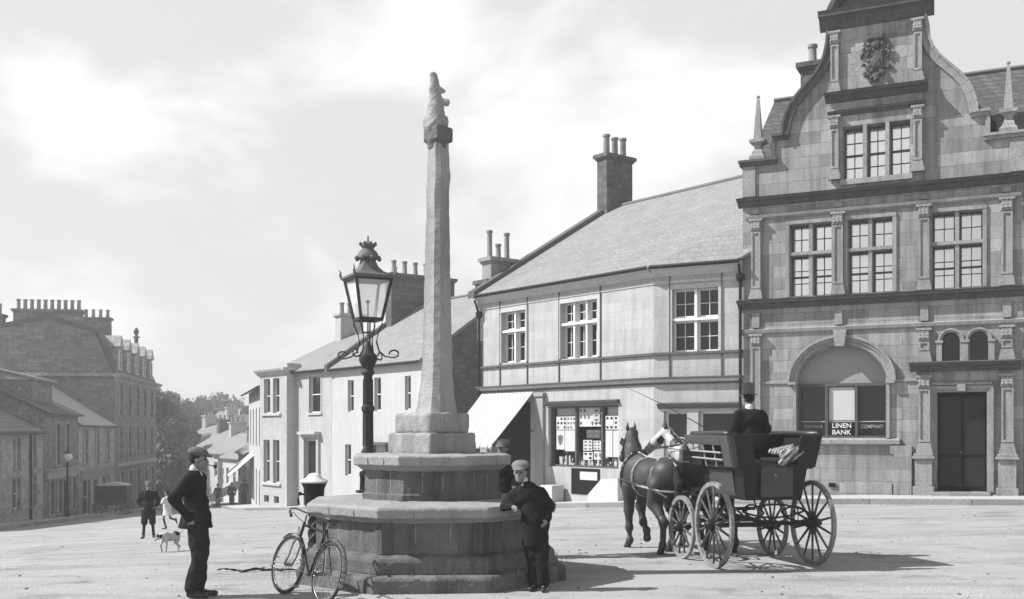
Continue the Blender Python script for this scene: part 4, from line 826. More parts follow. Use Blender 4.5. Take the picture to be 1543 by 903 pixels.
for (ax, ay), (bx_, by_) in (((-1, -1), (1, -1)), ((1, -1), (1, 1)), ((1, 1), (-1, 1)), ((-1, 1), (-1, -1))):
    m_ = MB().quad((ax*cb*.93, ay*cb*.93, LZ+.02), (bx_*cb*.93, by_*cb*.93, LZ+.02), (bx_*ct*.95, by_*ct*.95, LZ+.58), (ax*ct*.95, ay*ct*.95, LZ+.58)); m_.build('glass_pane', gm, lr)
mb = MB(); rp = [(.47, .64), (.48, .69), (.4, .72), (.3, .78), (.21, .88), (.16, .99), (.15, 1.04), (.19, 1.07), (.2, 1.1), (.16, 1.18), (.11, 1.24), (.1, 1.28), (.13, 1.3), (.13, 1.33), (.07, 1.38), (.02, 1.41), (.015, 1.5)]
mb.lathe([(r_*(.98 if i < 5 else .8), LZ+z_) for i, (r_, z_) in enumerate(rp)], 4 if False else 16, (0, 0, 0), 0)
mb2 = MB()
def sqr(prof): 
    vs = []; 
    for r_, z_, e_ in prof:
        for k in range(16):
            a_ = 2*math.pi*k/16+math.pi/4; c_, s_ = math.cos(a_), math.sin(a_); q = max(abs(c_), abs(s_)); f_ = (1-e_)+e_/q; vs.append((r_*c_*f_, r_*s_*f_, z_))
    return vs
prof = [(.33, .6, 1), (.36, .62, 1), (.36, .65, 1), (.3, .67, .9), (.22, .72, .7), (.165, .79, .4), (.13, .88, .1), (.13, .9, 0), (.19, .92, 0), (.19, .94, 0), (.15, 1.02, 0), (.1, 1.06, 0), (.1, 1.08, 0), (.125, 1.1, 0), (.125, 1.13, 0), (.06, 1.17, 0), (.015, 1.19, 0), (.012, 1.26, 0)]; prof = [(q[0]*.9, LZ+q[1], q[2]) for q in prof]
mb2.v = sqr(prof); nn_ = len(prof); mb2.f = [(i*16+k, i*16+(k+1) % 16, (i+1)*16+(k+1) % 16, (i+1)*16+k) for i in range(nn_-1) for k in range(16)]+[tuple(range(16))[::-1], tuple(range(nn_*16-16, nn_*16))]
mb2.build('lantern_roof', mat('weathered_copper', .15, var=.3, fine=.3, rough=.6), lr, smooth='auto')
mb = MB()
for k in range(8):
    a_ = k*math.pi/4; mb.ball((.18*math.cos(a_), .18*math.sin(a_), LZ+.92), .035, 6); mb.ball((.12*math.cos(a_), .12*math.sin(a_), LZ+1.14), .025, 6)
for sx, sy in ((-1, -1), (1, -1), (1, 1), (-1, 1)): mb.tube([(sx*.31, sy*.31, LZ+.63), (sx*.33, sy*.33, LZ+.69), (sx*.32, sy*.32, LZ+.73), (sx*.35, sy*.35, LZ+.77)], [.022, .02, .012, .004], 6)
mb.build('crown_ornament', M_lead, lr)
mb = MB()
for sx, sy in ((-1, -1), (1, -1), (1, 1), (-1, 1)):
    P = [(.165, LZ-.0), (.165, LZ-.08), (.12, LZ-.2), (.1, LZ-.34), (.13, LZ-.48), (.2, LZ-.56), (.28, LZ-.58)]
    P += [(.3+.055*math.sin(t_), LZ-.525-.055*math.cos(t_)) for t_ in [k*.6 for k in range(9)]]
    mb.tube([(sx*r_, sy*r_, z_) for r_, z_ in P], .013, 6)
mb.tube([(-.1, 0, LZ-.2), (.1, 0, LZ-.2)], .01, 5); mb.tube([(.03, 0, LZ), (.03, 0, LZ-.4)], .012, 5); mb.tube([(0, 0, LZ-.25), (0, 0, LZ+.25)], .012, 5); mb.ball((0, 0, LZ+.27), .03)
mb.build('scroll_bracket', M_lamp, lr)
# ------------------------------------------------------------------ HYDRANT PILLAR
hx_, hy_ = -2.98, 16.0
hp = thing('water_pillar', 'squat black iron water pillar with a white domed cap beside the fountain', 'water pump', (hx_, hy_, g(hx_, hy_)))
mb = MB(); mb.lathe([(.2, 0), (.2, .08), (.13, .14), (.085, .2), (.08, .72), (.12, .76), (.13, .8), (.145, .84), (.15, .98), (.155, 1.06), (.19, 1.14), (.2, 1.15)], 20)
b_ = mb.build('pillar', M_dark, hp, smooth='auto'); mb = MB()
for s_ in range(4):
    mb.tube([(.085*math.cos(t_*5+s_*1.57), .085*math.sin(t_*5+s_*1.57), .2+.52*t_) for t_ in [k/24 for k in range(25)]], .016, 5)
mb.build('spiral_fluting', M_tyre, b_)
MB().lathe([(.2, 1.15), (.215, 1.17), (.2, 1.19), (.12, 1.225), (.1, 1.26), (.06, 1.29), (.01, 1.3)], 20).build('domed_cap', M_paint, hp, smooth='auto')
mb = MB(); mb.tube([(-.14, -.04, .98), (-.22, -.06, .98), (-.23, -.06, .9), (-.22, -.06, .82)], .018, 6); mb.ball((-.2, -.06, .99), .03); mb.build('spout', M_dark, hp)
# ------------------------------------------------------------------ FIGURES
def cap_mesh(c, r, parent, m, yaw=0, tilt=0, peak=True):
    Mx = Matrix.Rotation(yaw, 3, 'Z'); f = Mx@Vector((1, 0, 0))
    P = [('e', (c[0]-f.x*.012, c[1]-f.y*.012, c[2]+.012), (r*1.3, r*1.24, r*.52), Mx.copy()), ('e', (c[0]-f.x*.03, c[1]-f.y*.03, c[2]+.03), (r*.95, r*1.1, r*.5), Mx.copy()), ('e', (c[0]+f.x*.02, c[1]+f.y*.02, c[2]-.015), (r*1.12, r*1.0, r*.36), Mx.copy())]
    if peak: P += [('e', (c[0]+f.x*r*1.2, c[1]+f.y*r*1.2, c[2]-.03), (r*.62, r*.8, .014), (Mx@Matrix.Rotation(R(16), 3, 'Y')).copy())]
    return organic('cap', P, m, parent, .008, .02, noise=.003, nf=40)
def person(name, label, loc, face, H=1.72, jm=M_cloth, tm=M_cloth, pose=None, cap=M_clothm, hat=None, h=.011, headyaw=0, headpitch=0, group=None, coat_hem=None, coat_flare=0, collar=True, breeches=False, skirt=None, stock=None, hs=1.0, cat='person', thick=1.0, shoes=M_boot, hair=True):
    """local x is where the figure faces, y its left. pose overrides joints in units of standing height 1.72"""
    k = H/1.72; root = thing(name, label, cat, loc, face, group)
    J = dict(hipL=(0, .085, .90), hipR=(0, -.085, .90), kneeL=(.02, .095, .49), kneeR=(.02, -.095, .49), ankL=(-.02, .1, .085), ankR=(-.02, -.1, .085), toeL=(.15, .12, .03), toeR=(.15, -.12, .03),
             pel=(0, 0, .94), waist=(0, 0, 1.08), chest=(-.01, 0, 1.27), neck=(-.02, 0, 1.46), head=(.01, 0, 1.6), shL=(-.02, .185, 1.39), shR=(-.02, -.185, 1.39),
             elL=(-.05, .26, 1.12), elR=(-.05, -.26, 1.12), wrL=(.02, .24, .87), wrR=(.02, -.24, .87), haL=(.05, .235, .79), haR=(.05, -.235, .79))
    if pose: J.update(pose)
    J = {a: np.array(b)*k for a, b in J.items()}
    hd = J['head']; Ry = Matrix.Rotation(headyaw, 3, 'Z')@Matrix.Rotation(headpitch, 3, 'Y'); f = np.array(Ry@Vector((1, 0, 0))); l = np.array(Ry@Vector((0, 1, 0))); u = np.array(Ry@Vector((0, 0, 1)))
    q = thick
    kh = k*hs
    B = [('c', J['neck'], hd-u*.02*k, .052*k, .05*k), ('e', hd+u*.03*kh, (.095*kh, .073*kh, .098*kh), Ry.copy()), ('e', hd+f*.03*kh-u*.045*kh, (.062*kh, .055*kh, .07*kh), Ry.copy()), ('e', hd+f*.068*kh-u*.085*kh, (.026*kh, .028*kh, .022*kh), Ry.copy()),
         ('c', hd+f*.088*kh+u*.018*kh, hd+f*.108*kh-u*.02*kh, .009*kh, .015*kh), ('e', hd+f*.082*kh-u*.05*kh, (.016*kh, .024*kh, .007*kh), Ry.copy()), ('e', hd+l*.073*kh, (.022*kh, .01*kh, .03*kh), Ry.copy()), ('e', hd-l*.073*kh, (.022*kh, .01*kh, .03*kh), Ry.copy()),
         ('c', J['pel'], J['chest'], .1*k, .11*k)]
    for s_ in 'LR':
        B += [('c', J['chest'], J['sh'+s_], .07*k, .05*k), ('c', J['sh'+s_], J['el'+s_], .042*k, .036*k), ('c', J['el'+s_], J['wr'+s_], .036*k, .024*k),
              ('c', J['hip'+s_], J['knee'+s_], .07*k, .05*k), ('c', J['knee'+s_], J['ank'+s_], .048*k, .034*k), ('c', J['ank'+s_], J['toe'+s_]*.9+J['ank'+s_]*.1, .03*k, .012*k)]
        wr, ha = J['wr'+s_], J['ha'+s_]; d_ = (ha-wr)/(np.linalg.norm(ha-wr)+1e-6); sd_ = np.cross(d_, np.array([0, 1 if s_ == 'L' else -1, .2])); sd_ /= np.linalg.norm(sd_)+1e-6; pn = np.cross(d_, sd_)
        pc = wr+d_*.045*k; B += [('e', pc, (.034*k, .034*k, .034*k)), ('c', wr, wr+d_*.07*k, .024*k, .028*k)]
        for i_, (o_, L_) in enumerate(((-.027, .062), (-.009, .075), (.009, .07), (.026, .055))):
            a_ = wr+d_*.07*k+sd_*o_*k; b_ = a_+d_*L_*.55*k; c_ = b_+d_*L_*.35*k+pn*.018*k*(1 if s_ == 'L' else -1); B += [('c', a_, b_, .0095*k, .009*k), ('c', b_, c_, .009*k, .0075*k)]
        a_ = wr+d_*.03*k+sd_*.026*k; B += [('c', a_, a_+d_*.035*k+sd_*.024*k, .012*k, .01*k)]
    carve = [('e', hd+f*.1*kh+l*s_*.03*kh+u*.012*kh, (.018*kh, .015*kh, .01*kh)) for s_ in (-1, 1)]
    organic('body', B, M_skin, root, max(.008*k, h*.75), .012*k, carve=carve if h < .015 else ())
    if h < .015:
        mb = MB(); [mb.ball(tuple(hd+f*.083*kh+l*s_*.03*kh+u*.012*kh), .011*kh, 8) for s_ in (-1, 1)]; mb.build('eye', M_hair, root, smooth=True)
    if hair: organic('hair', [('e', hd-f*.018*kh+u*.04*kh, (.098*kh, .08*kh, .095*kh), Ry.copy())], M_hair, root, h*.9, .01, cut=[(float(f[0])*.6-float(u[0])*.2, float(f[1])*.6, -.35, float(np.dot(hd, [f[0]*.6-u[0]*.2, f[1]*.6, -.35]))+.012*k)])
    # trousers or breeches
    low = []; 
    for s_ in 'LR':
        kn = J['knee'+s_]; an = J['ank'+s_]
        if skirt is None:
            low += [('c', J['hip'+s_]+np.array([0, 0, .02]), kn, .102*k*q, .085*k*q)]
            if not breeches: low += [('c', kn, an+(kn-an)*.06, .082*k*q, .076*k*q)]
            else: low += [('c', kn, kn+(an-kn)*.12, .07*k, .05*k)]
    if skirt is None:
        low += [('c', J['pel']+np.array([0, .03*k, 0]), J['pel']-np.array([0, .03*k, 0]), .12*k*q, .12*k*q)]; organic('breeches' if breeches else 'trousers', low, tm, root, h, .03*k, noise=.011*k, nf=17/k, seed=H*7)
    else:
        z1 = J['waist'][2]; z0 = skirt*k
        organic('skirt', [('c', (J['pel'][0], 0, z1), (J['pel'][0]-.03, 0, z0), .11*k, .23*k)], tm, root, h, .03*k, cut=[(0, 0, -1, -z0)], noise=.012*k, nf=24, seed=4)
    # jacket
    hem = (coat_hem if coat_hem is not None else .78)*k
    C = [('e', J['chest'], (.125*k*q, .185*k*q, .2*k)), ('c', J['waist'], J['pel'], .135*k*q, .145*k*q), ('c', J['pel'], np.array([J['pel'][0]-coat_flare*k*.3, J['pel'][1], min(J['pel'][2]-.1*k, hem-.03*k)]), .145*k*q, (.155+coat_flare)*k*q), ('c', J['chest']+np.array([0, 0, .1*k]), J['neck']-np.array([0, 0, .02*k]), .08*k, .06*k)]
    lo_, hi_ = hem, 9
    for s_ in 'LR':
        C += [('c', J['sh'+s_]-np.array([0, 0, .015*k]), J['el'+s_], .07*k*q, .056*k*q), ('c', J['el'+s_], J['wr'+s_], .056*k*q, .043*k*q)]
    arms_low = min(J['wrL'][2], J['wrR'][2], J['elL'][2], J['elR'][2]) < hem+.02
    organic('coat' if coat_hem and coat_hem < .6 else 'jacket', C, jm, root, h, .045*k, cut=[(0, 0, -1, -hem)], noise=.015*k, nf=15/k, seed=H*3)
    mb = MB()
    if collar: organic('collar', [('c', J['neck']-np.array([0, 0, .015*k]), J['neck']+np.array([.004, 0, .03*k]), .064*k, .06*k), ('e', J['neck']+np.array([.07*k, 0, -.06*k]), (.03*k, .035*k, .06*k))], M_clothl, root, h*.8, .02*k)
    for s_ in 'LR':
        an, to = J['ank'+s_], J['toe'+s_]; mid = an*.35+to*.65
        organic('boot', [('c', an+np.array([0, 0, .04*k]), an-np.array([.01, 0, .03*k]), .052*k, .045*k), ('c', an-np.array([.015, 0, .045*k]), to+(to-an)*np.array([.12, .12, 0]), .04*k, .032*k)], shoes, root, h, .02*k, cut=[(0, 0, -1, -(min(an[2]-.085*k, to[2]-.03*k)))])
        if stock: organic('stocking', [('c', J['knee'+s_], an, .05*k, .042*k)], stock, root, h, .02)
    if cap: cap_mesh(tuple(hd+u*.085*kh), .088*kh, root, cap, headyaw)
    if hat == 'top':
        mb = MB(); c = hd+u*.08*k; mb.lathe([(.09, -.02), (.135, -.012), (.14, .0), (.098, .008), (.092, .1), (.1, .165), (.098, .175), (.02, .178)], 24, tuple(c)); o = mb.build('top_hat', mat('silk_hat', .012, var=.3, rough=.22, spec=.9, fine=.2, bump=0), root, smooth='auto')
    if hat == 'straw':
        mb = MB(); c = hd+u*.07*k; mb.lathe([(.08, -.01), (.16, -.01), (.16, .005), (.09, .01), (.085, .07), (.03, .085)], 20, tuple(c)); mb.build('hat', M_clothl, root, smooth='auto')
    return root
# man with the pipe, seen from his right side, looking across the square
mx_p = (-3.62, 12.2, 0.0)
man = person('person', 'man in dark suit and flat cap smoking a pipe, in profile at left', mx_p, 0, 1.70, M_cloth, M_cloth2, h=.010, cap=M_clothm, thick=1.06, coat_flare=.03, coat_hem=.80,
    pose=dict(elR=(-.19, -.25, 1.15), wrR=(-.03, -.2, .93), haR=(.01, -.17, .86), elL=(-.16, .27, 1.16), wrL=(.0, .2, .96), haL=(.05, .17, .9), kneeL=(.03, .07, .49), kneeR=(.05, -.07, .49), ankL=(-.01, .06, .085), ankR=(-.04, -.09, .085), toeL=(.17, .08, .03), toeR=(.12, -.11, .03), chest=(-.03, 0, 1.27), neck=(-.03, 0, 1.45), head=(.02, 0, 1.585), pel=(-.01, 0, .94)))
mb = MB(); mb.tube([(.125, 0, 1.515), (.18, 0, 1.505), (.2, 0, 1.49)], .006, 6); mb.lathe([(.008, -.025), (.018, -.015), (.02, .02), (.014, .022)], 10, (.21, 0, 1.495)); mb.build('pipe', M_boot, man)
# youth leaning on the cope
person('person', 'youth in dark coat and light cap leaning an elbow on the fountain cope', (.27, 12.7, 0), R(-98), 1.53, M_cloth, M_cloth, h=.010, cap=mat('pale_tweed', .2, var=.3, fine=.4, bs=120), thick=1.1, hs=1.13, headyaw=R(-6), coat_hem=.6, coat_flare=.0,
    pose=dict(head=(.02, -.19, 1.57), neck=(-.01, -.15, 1.44), chest=(-.01, -.1, 1.26), waist=(0, -.04, 1.07), pel=(0, .0, .93), shR=(-.0, -.28, 1.31), elR=(-.02, -.42, 1.12), wrR=(.14, -.28, 1.13), haR=(.21, -.22, 1.1), shL=(-.02, .08, 1.34), elL=(-.07, .2, 1.13), wrL=(.06, .17, .96), haL=(.1, .14, .9), hipL=(0, .09, .9), hipR=(0, -.08, .9),
    kneeL=(.05, .1, .49), ankL=(.05, .12, .085), toeL=(.2, .14, .03), kneeR=(.02, -.03, .49), ankR=(-.02, -.0, .085), toeR=(.14, -.03, .03)))
person('person', 'person in dark cap standing behind the fountain, only the head showing', (-.14, 15.95, g(-.14, 15.95)), R(-110), 1.75, M_cloth, M_cloth, h=.016, cap=M_clothm)
person('person', 'small boy in dark jacket and knee breeches standing in the open square', (-8.25, 24.1, g(-8.25, 24.1)), R(-75), 1.27, M_cloth, M_cloth2, h=.014, breeches=True, stock=M_cloth, cap=M_clothm, thick=1.15,
    pose=dict(elL=(-.06, .29, 1.13), wrL=(.08, .2, .98), haL=(.1, .15, .93), elR=(-.06, -.29, 1.13), wrR=(.08, -.2, .98), haR=(.1, -.15, .93), ankL=(-.02, .15, .085), toeL=(.14, .19, .03), kneeL=(.02, .12, .49), ankR=(-.02, -.15, .085), toeR=(.14, -.19, .03), kneeR=(.02, -.12, .49)))
person('person', 'little girl in white frock running with one leg lifted behind', (-9.75, 30, g(-9.75, 30)), R(160), 1.08, M_clothl, M_clothl, h=.014, skirt=.62, cap=None, stock=M_cloth, thick=1.1, collar=False,
    pose=dict(kneeR=(-.12, -.08, .5), ankR=(-.42, -.08, .42), toeR=(-.48, -.08, .28), kneeL=(.12, .08, .5), ankL=(.0, .08, .1), elL=(.02, .3, 1.2), wrL=(.2, .3, 1.3), haL=(.27, .3, 1.34)))
person('person', 'man in dark suit and straw hat walking far down the street', (-19.0, 72, g(-19.0, 72)), R(100), 1.62, M_cloth, M_cloth2, h=.022, cap=None, hat='straw', thick=1.1)
person('person', 'man in grey coat and dark cap standing farther right down the street', (-18.25, 72.3, g(-18.25, 72.3)+.1), R(-60), 1.7, M_clothm, M_cloth2, h=.022, thick=1.1)
person('person', 'person in dark clothes beside the far awning, nearly hidden by the pipe smoker', (-20.5, 74, g(-20.5, 74)), R(-60), 1.6, M_cloth2, M_cloth2, h=.024)
person('person', 'child in pale clothes crouched on the ledge behind the upper tier', (-2.02, 15.02, 1.03), R(200), 1.05, M_clothl, M_cloth, h=.014, cap=None,
    pose=dict(pel=(-.25, 0, .2), hipL=(-.22, .08, .2), hipR=(-.22, -.08, .2), waist=(-.28, 0, .34), chest=(-.3, 0, .5), neck=(-.28, 0, .66), head=(-.25, 0, .8), shL=(-.3, .17, .6), shR=(-.3, -.17, .6), elL=(-.15, .2, .45), elR=(-.15, -.2, .45), wrL=(.02, .1, .45), wrR=(.02, -.1, .45), haL=(.08, .08, .45), haR=(.08, -.08, .45), kneeL=(.12, .1, .42), kneeR=(.12, -.1, .42), ankL=(.12, .1, .085), ankR=(.12, -.1, .085), toeL=(.26, .1, .03), toeR=(.26, -.1, .03)), coat_hem=.06)
# dog
dg = (-5.85, 18.2); dz = g(*dg)
dog = thing('dog', 'small white dog with black patches sniffing behind the man', 'dog', (dg[0], dg[1], dz), R(236)); dog.scale = (.85, .85, .85)
organic('body', [('e', (0, 0, .3), (.17, .085, .09)), ('e', (.12, 0, .31), (.09, .08, .1)), ('e', (-.14, 0, .31), (.08, .075, .085)), ('c', (.16, 0, .34), (.25, 0, .33), .055, .045), ('e', (.29, 0, .31), (.06, .045, .045)), ('c', (.31, 0, .3), (.39, 0, .26), .03, .02),
    ('c', (.14, .05, .26), (.15, .055, .12), .035, .018), ('c', (.15, .055, .12), (.16, .055, .02), .018, .018), ('c', (.14, -.05, .26), (.2, -.055, .14), .035, .018), ('c', (.2, -.055, .14), (.17, -.055, .02), .018, .018),
    ('c', (-.14, .05, .28), (-.1, .055, .17), .045, .025), ('c', (-.1, .055, .17), (-.17, .055, .1), .022, .016), ('c', (-.17, .055, .1), (-.15, .055, .02), .016, .018), ('c', (-.14, -.05, .28), (-.15, -.055, .17), .045, .025), ('c', (-.15, -.055, .17), (-.23, -.055, .1), .022, .016), ('c', (-.23, -.055, .1), (-.21, -.055, .02), .016, .018),
    ('c', (-.2, 0, .34), (-.33, 0, .44), .018, .01)], M_dogw, dog, .01, .03)
organic('ear', [('e', (.27, .045, .33), (.03, .012, .045)), ('e', (.27, -.045, .33), (.03, .012, .045))], M_dogb, dog, .007, .005)
organic('coat_patch', [('e', (-.12, 0, .335), (.085, .083, .07)), ('e', (.3, 0, .325), (.05, .047, .04)), ('e', (-.14, .052, .24), (.04, .025, .06))], M_dogb, dog, .009, .01)
# ------------------------------------------------------------------ HORSES
def horse(label, loc, face, m, head, neckm=None, legs=None, h=.017, turn=0, collar=True):
    root = thing('horse', label, 'horse', loc, face, 'pair of harnessed horses')
    # x forward, y left
    hd0 = Vector(head['poll']); nose = Vector(head['nose'])
    B = [('e', (0, 0, 1.16), (.5, .27, .3)), ('e', (.42, 0, 1.18), (.3, .24, .32)), ('e', (-.48, 0, 1.2), (.32, .28, .29)), ('e', (-.55, 0, 1.3), (.22, .2, .16)), ('e', (.35, 0, 1.4), (.22, .1, .14)), ('e', (.62, 0, 1.1), (.14, .17, .2)),
         ('c', (.5, 0, 1.28), (.5*.45+hd0.x*.55, hd0.y*.5, 1.3*.45+hd0.z*.55), .2, .13), ('c', (.5*.45+hd0.x*.55, hd0.y*.5, 1.3*.45+hd0.z*.55), tuple(hd0), .135, .085),
         ('c', tuple(hd0), tuple(hd0.lerp(nose, .35)), .09, .085), ('c', tuple(hd0.lerp(nose, .35)), tuple(hd0.lerp(nose, .9)), .08, .052), ('e', tuple(nose), (.058, .055, .058))]
    L = dict(fl=[(.45, .14, 1.0), (.47, .14, .62), (.46, .14, .33), (.44, .14, .12), (.5, .14, .03)], fr=[(.45, -.14, 1.0), (.58, -.14, .66), (.5, -.14, .4), (.38, -.14, .28), (.37, -.14, .2)],
             hl=[(-.5, .16, 1.05), (-.42, .17, .78), (-.68, .16, .5), (-.66, .16, .14), (-.6, .16, .03)], hr=[(-.5, -.16, 1.05), (-.32, -.17, .78), (-.5, -.16, .5), (-.38, -.16, .15), (-.31, -.16, .03)])
    if legs: L.update(legs)
    for k_, P in L.items():
        rr = [.13, .075, .045, .036, .05] if k_[0] == 'f' else [.17, .11, .058, .038, .052]
        for a_, b_, r0_, r1_ in zip(P, P[1:], rr, rr[1:]): B.append(('c', a_, b_, r0_, r1_))
        B.append(('e', P[2], (.055, .05, .06))); B.append(('e', P[3], (.048, .044, .05)))
    organic('body', B, m, root, h, .06, noise=.004, nf=14)
    for k_, P in L.items():
        a_ = Vector(P[4]); d_ = (a_-Vector(P[3])).normalized(); e_ = a_+d_*.05
        organic('hoof', [('c', tuple(a_+Vector((0, 0, .03))), tuple(e_), .05, .065)], M_hoof, root, .012, .01, cut=[(0, 0, -1, 0.0)] if a_.z < .1 else [])
    ax = (nose-hd0).normalized(); side = ax.cross(Vector((0, 0, 1))).normalized(); upn = side.cross(ax)
    if upn.z < 0: upn = -upn
    mb = MB()
    for s_ in (-1, 1):
        b_ = hd0+side*s_*.06-ax*.02+upn*.06; mb.tube([b_, b_+Vector((0, 0, .06))+side*s_*.012, b_+Vector((0, 0, .15))+side*s_*.01], [.035, .03, .003], 8)
    mb.build('ear', m, root, smooth=True)
    man_ = [('c', tuple(hd0+Vector((.02, 0, .08))), (.38, 0, 1.5), .035, .035)]; organic('mane', man_, M_hair, root, .014, .02, noise=.012, nf=35)
    organic('tail', [('c', (-.78, 0, 1.32), (-.86, 0, 1.1), .05, .07), ('c', (-.86, 0, 1.1), (-.84, 0, .6), .07, .03)], M_hair, root, .015, .03, noise=.01, nf=30)
    # harness
    mb = MB()
    ring = lambda cx, cz, ry, rz, tilt=0, n=20: [(cx+tilt*math.sin(t_), ry*math.cos(t_), cz+rz*math.sin(t_)) for t_ in [2*math.pi*i/n for i in range(n)]]
    organic('collar', [('c', a_, b_, .045, .045) for a_, b_ in zip(ring(.56, 1.2, .21, .34, -.1), ring(.56, 1.2, .21, .34, -.1)[1:]+ring(.56, 1.2, .21, .34, -.1)[:1])], M_leath, root, .014, .02)
    mb.tube(ring(.58, 1.2, .23, .36, -.1), .014, 6, closed=True); mb.build('hames', M_strap, root)
    mt = MB(); mb = MB()
    for s_ in (-1, 1):
        mt.tube([(.56, s_*.25, 1.12), (.3, s_*.285, 1.1), (0, s_*.3, 1.07), (-.5, s_*.3, 1.02), (-1.05, s_*.3, .9)], .018, 6)     # trace
        mb.tube([(-.05, s_*.29, 1.05), (-.45, s_*.315, 1.02), (-.72, s_*.26, .98), (-.8, s_*.1, .97), (-.81, 0, .97)], .02, 6)  # breeching
        mb.tube([(-.45, s_*.305, 1.02), (-.5, s_*.27, 1.3), (-.5, s_*.12, 1.48), (-.5, 0, 1.5)], .013, 6)
    mb.tube(ring(.1, 1.16, .285, .31, 0), .022, 6, closed=True); mb.tube([(.4, 0, 1.56), (.1, 0, 1.485), (-.3, 0, 1.47), (-.6, 0, 1.48), (-.8, 0, 1.36)], .014, 6)
    mt.build('trace', M_leath, root); mb.build('harness_strap', M_strap, root)
    mb = MB()
    for t_, r_ in ((.12, .098), (.45, .09), (.8, .068)):
        c = hd0.lerp(nose, t_); mb.tube([c+side*r_*math.cos(a_)+upn*r_*math.sin(a_) for a_ in [2*math.pi*i/14 for i in range(14)]], .01, 5, closed=True)
    for s_ in (-1, 1):
        mb.tube([hd0.lerp(nose, .12)+side*s_*.098, hd0.lerp(nose, .8)+side*s_*.068], .009, 5); c = hd0.lerp(nose, .33)+side*s_*.115
        mb.add([c-ax*.06-upn*.05, c+ax*.06-upn*.05, c+ax*.06+upn*.05+side*s_*.02, c-ax*.06+upn*.05+side*s_*.02, c-ax*.06-upn*.05+side*s_*.012, c+ax*.06-upn*.05+side*s_*.012, c+ax*.06+upn*.05+side*s_*.032, c-ax*.06+upn*.05+side*s_*.032], [(0, 1, 2, 3), (7, 6, 5, 4), (0, 4, 5, 1), (1, 5, 6, 2), (2, 6, 7, 3), (3, 7, 4, 0)])
    mb.build('bridle', M_leath, root)
    return root
hA1 = R(90+22)
h1o = horse('dark bay carriage horse on the left, ears pricked, one foreleg lifted', (2.22, 17.0, -.0), hA1, M_horse, dict(poll=(1.13, -.28, 1.86), nose=(1.45, -.26, 1.42)))
h2o = horse('grey cheeked carriage horse on the right turning its head left', (3.12, 17.25, -.0), R(90+18), M_horse, dict(poll=(1.1, .13, 1.88), nose=(1.2, .52, 1.5)),
    legs=dict(hl=[(-.5, .16, 1.05), (-.32, .17, .78), (-.5, .16, .5), (-.38, .16, .15), (-.31, .16, .03)], hr=[(-.5, -.16, 1.05), (-.42, -.17, .78), (-.68, -.16, .5), (-.72, -.16, .16), (-.68, -.16, .03)]))
o = organic('sunlit_neck', [('c', (.6, .0, 1.44), (.84, .05, 1.6), .2, .158), ('c', (.84, .05, 1.6), (1.09, .12, 1.86), .158, .104), ('c', (1.1, .13, 1.88), (1.15, .32, 1.7), .106, .096), ('c', (1.15, .32, 1.7), (1.185, .45, 1.56), .09, .07)], M_grey, h2o, .015, .04); tag(o, 'pale grey cheek, and a neck with sunlight put into its colour')  # pale shell over the bay neck: the lit crest is painted in
# ------------------------------------------------------------------ CARRIAGE
cyaw = R(90+14); CC = (3.54, 14.93, 0)
cg = thing('horse_carriage', 'black four wheeled open carriage with tall spoked wheels drawn by two horses', 'carriage', CC, cyaw)
def wheel(x, y, r, nsp, par, rake=.0):
    w = bpy.data.objects.new('wheel', None); COL.objects.link(w); w.parent = par; w.location = (x, y, r); w.empty_display_size = .1
    mb = MB(); n = 48; vs = []
    for i in range(n):
        a_ = 2*math.pi*i/n
        for rr, yy in ((r-.06, -.024), (r-.01, -.024), (r-.01, .024), (r-.06, .024)): vs.append((rr*math.cos(a_), yy, rr*math.sin(a_)))
    mb.add(vs, [(i*4+k, i*4+(k+1) % 4, ((i+1) % n)*4+(k+1) % 4, ((i+1) % n)*4+k) for i in range(n) for k in range(4)]); mb.build('rim', M_rim, w)
    mb = MB(); vs = []
    for i in range(n):
        a_ = 2*math.pi*i/n
        for rr, yy in ((r-.01, -.026), (r, -.026), (r, .026), (r-.01, .026)): vs.append((rr*math.cos(a_), yy, rr*math.sin(a_)))
    mb.add(vs, [(i*4+k, i*4+(k+1) % 4, ((i+1) % n)*4+(k+1) % 4, ((i+1) % n)*4+k) for i in range(n) for k in range(4)]); mb.build('tyre', M_rim, w)
    sg = 1 if y > 0 else -1; mb = MB()
    for i in range(nsp):
        a_ = 2*math.pi*(i+.5)/nsp; mb.tube([(.06*math.cos(a_), sg*-.02*0, .06*math.sin(a_)), ((r*.3)*math.cos(a_), 0, (r*.3)*math.sin(a_)), ((r-.05)*math.cos(a_), 0, (r-.05)*math.sin(a_))], [.024, .02, .014], 6)
    mb.build('spokes', M_wood, w, smooth=True)
    mb = MB(); mb.tube([(0, -.13, 0), (0, -.1, 0), (0, -.06, 0), (0, 0, 0), (0, .06, 0), (0, .1, 0), (0, .13, 0)], [.04, .06, .075, .085, .075, .06, .04], 14); mb.build('hub', M_coach, w, smooth=True)
    return w
for s_ in (-1, 1): wheel(0, s_*.76, .6, 14, cg); wheel(1.16, s_*.74, .47, 12, cg)
mb = MB(); mb.tube([(0, -.78, .6), (0, .78, .6)], .028, 8); mb.build('axle', M_coach, cg); mb = MB(); mb.tube([(1.16, -.76, .47), (1.16, .76, .47)], .026, 8); mb.bar((1.16, -.45, .56), (1.16, .45, .56), .06, .06); mb.build('axle', M_coach, cg)
mb = MB(); mb.bar((0, 0, .62), (1.16, 0, .66), .05, .05); mb.bar((1.16, 0, .6), (4.6, 0, 1.0), .055, .055); mb.bar((1.75, -.75, .68), (1.75, .75, .68), .05, .05); mb.bar((1.16, .3, .6), (1.75, .6, .68), .03, .03); mb.bar((1.16, -.3, .6), (1.75, -.6, .68), .03, .03); mb.build('perch_and_pole', M_coach, cg)
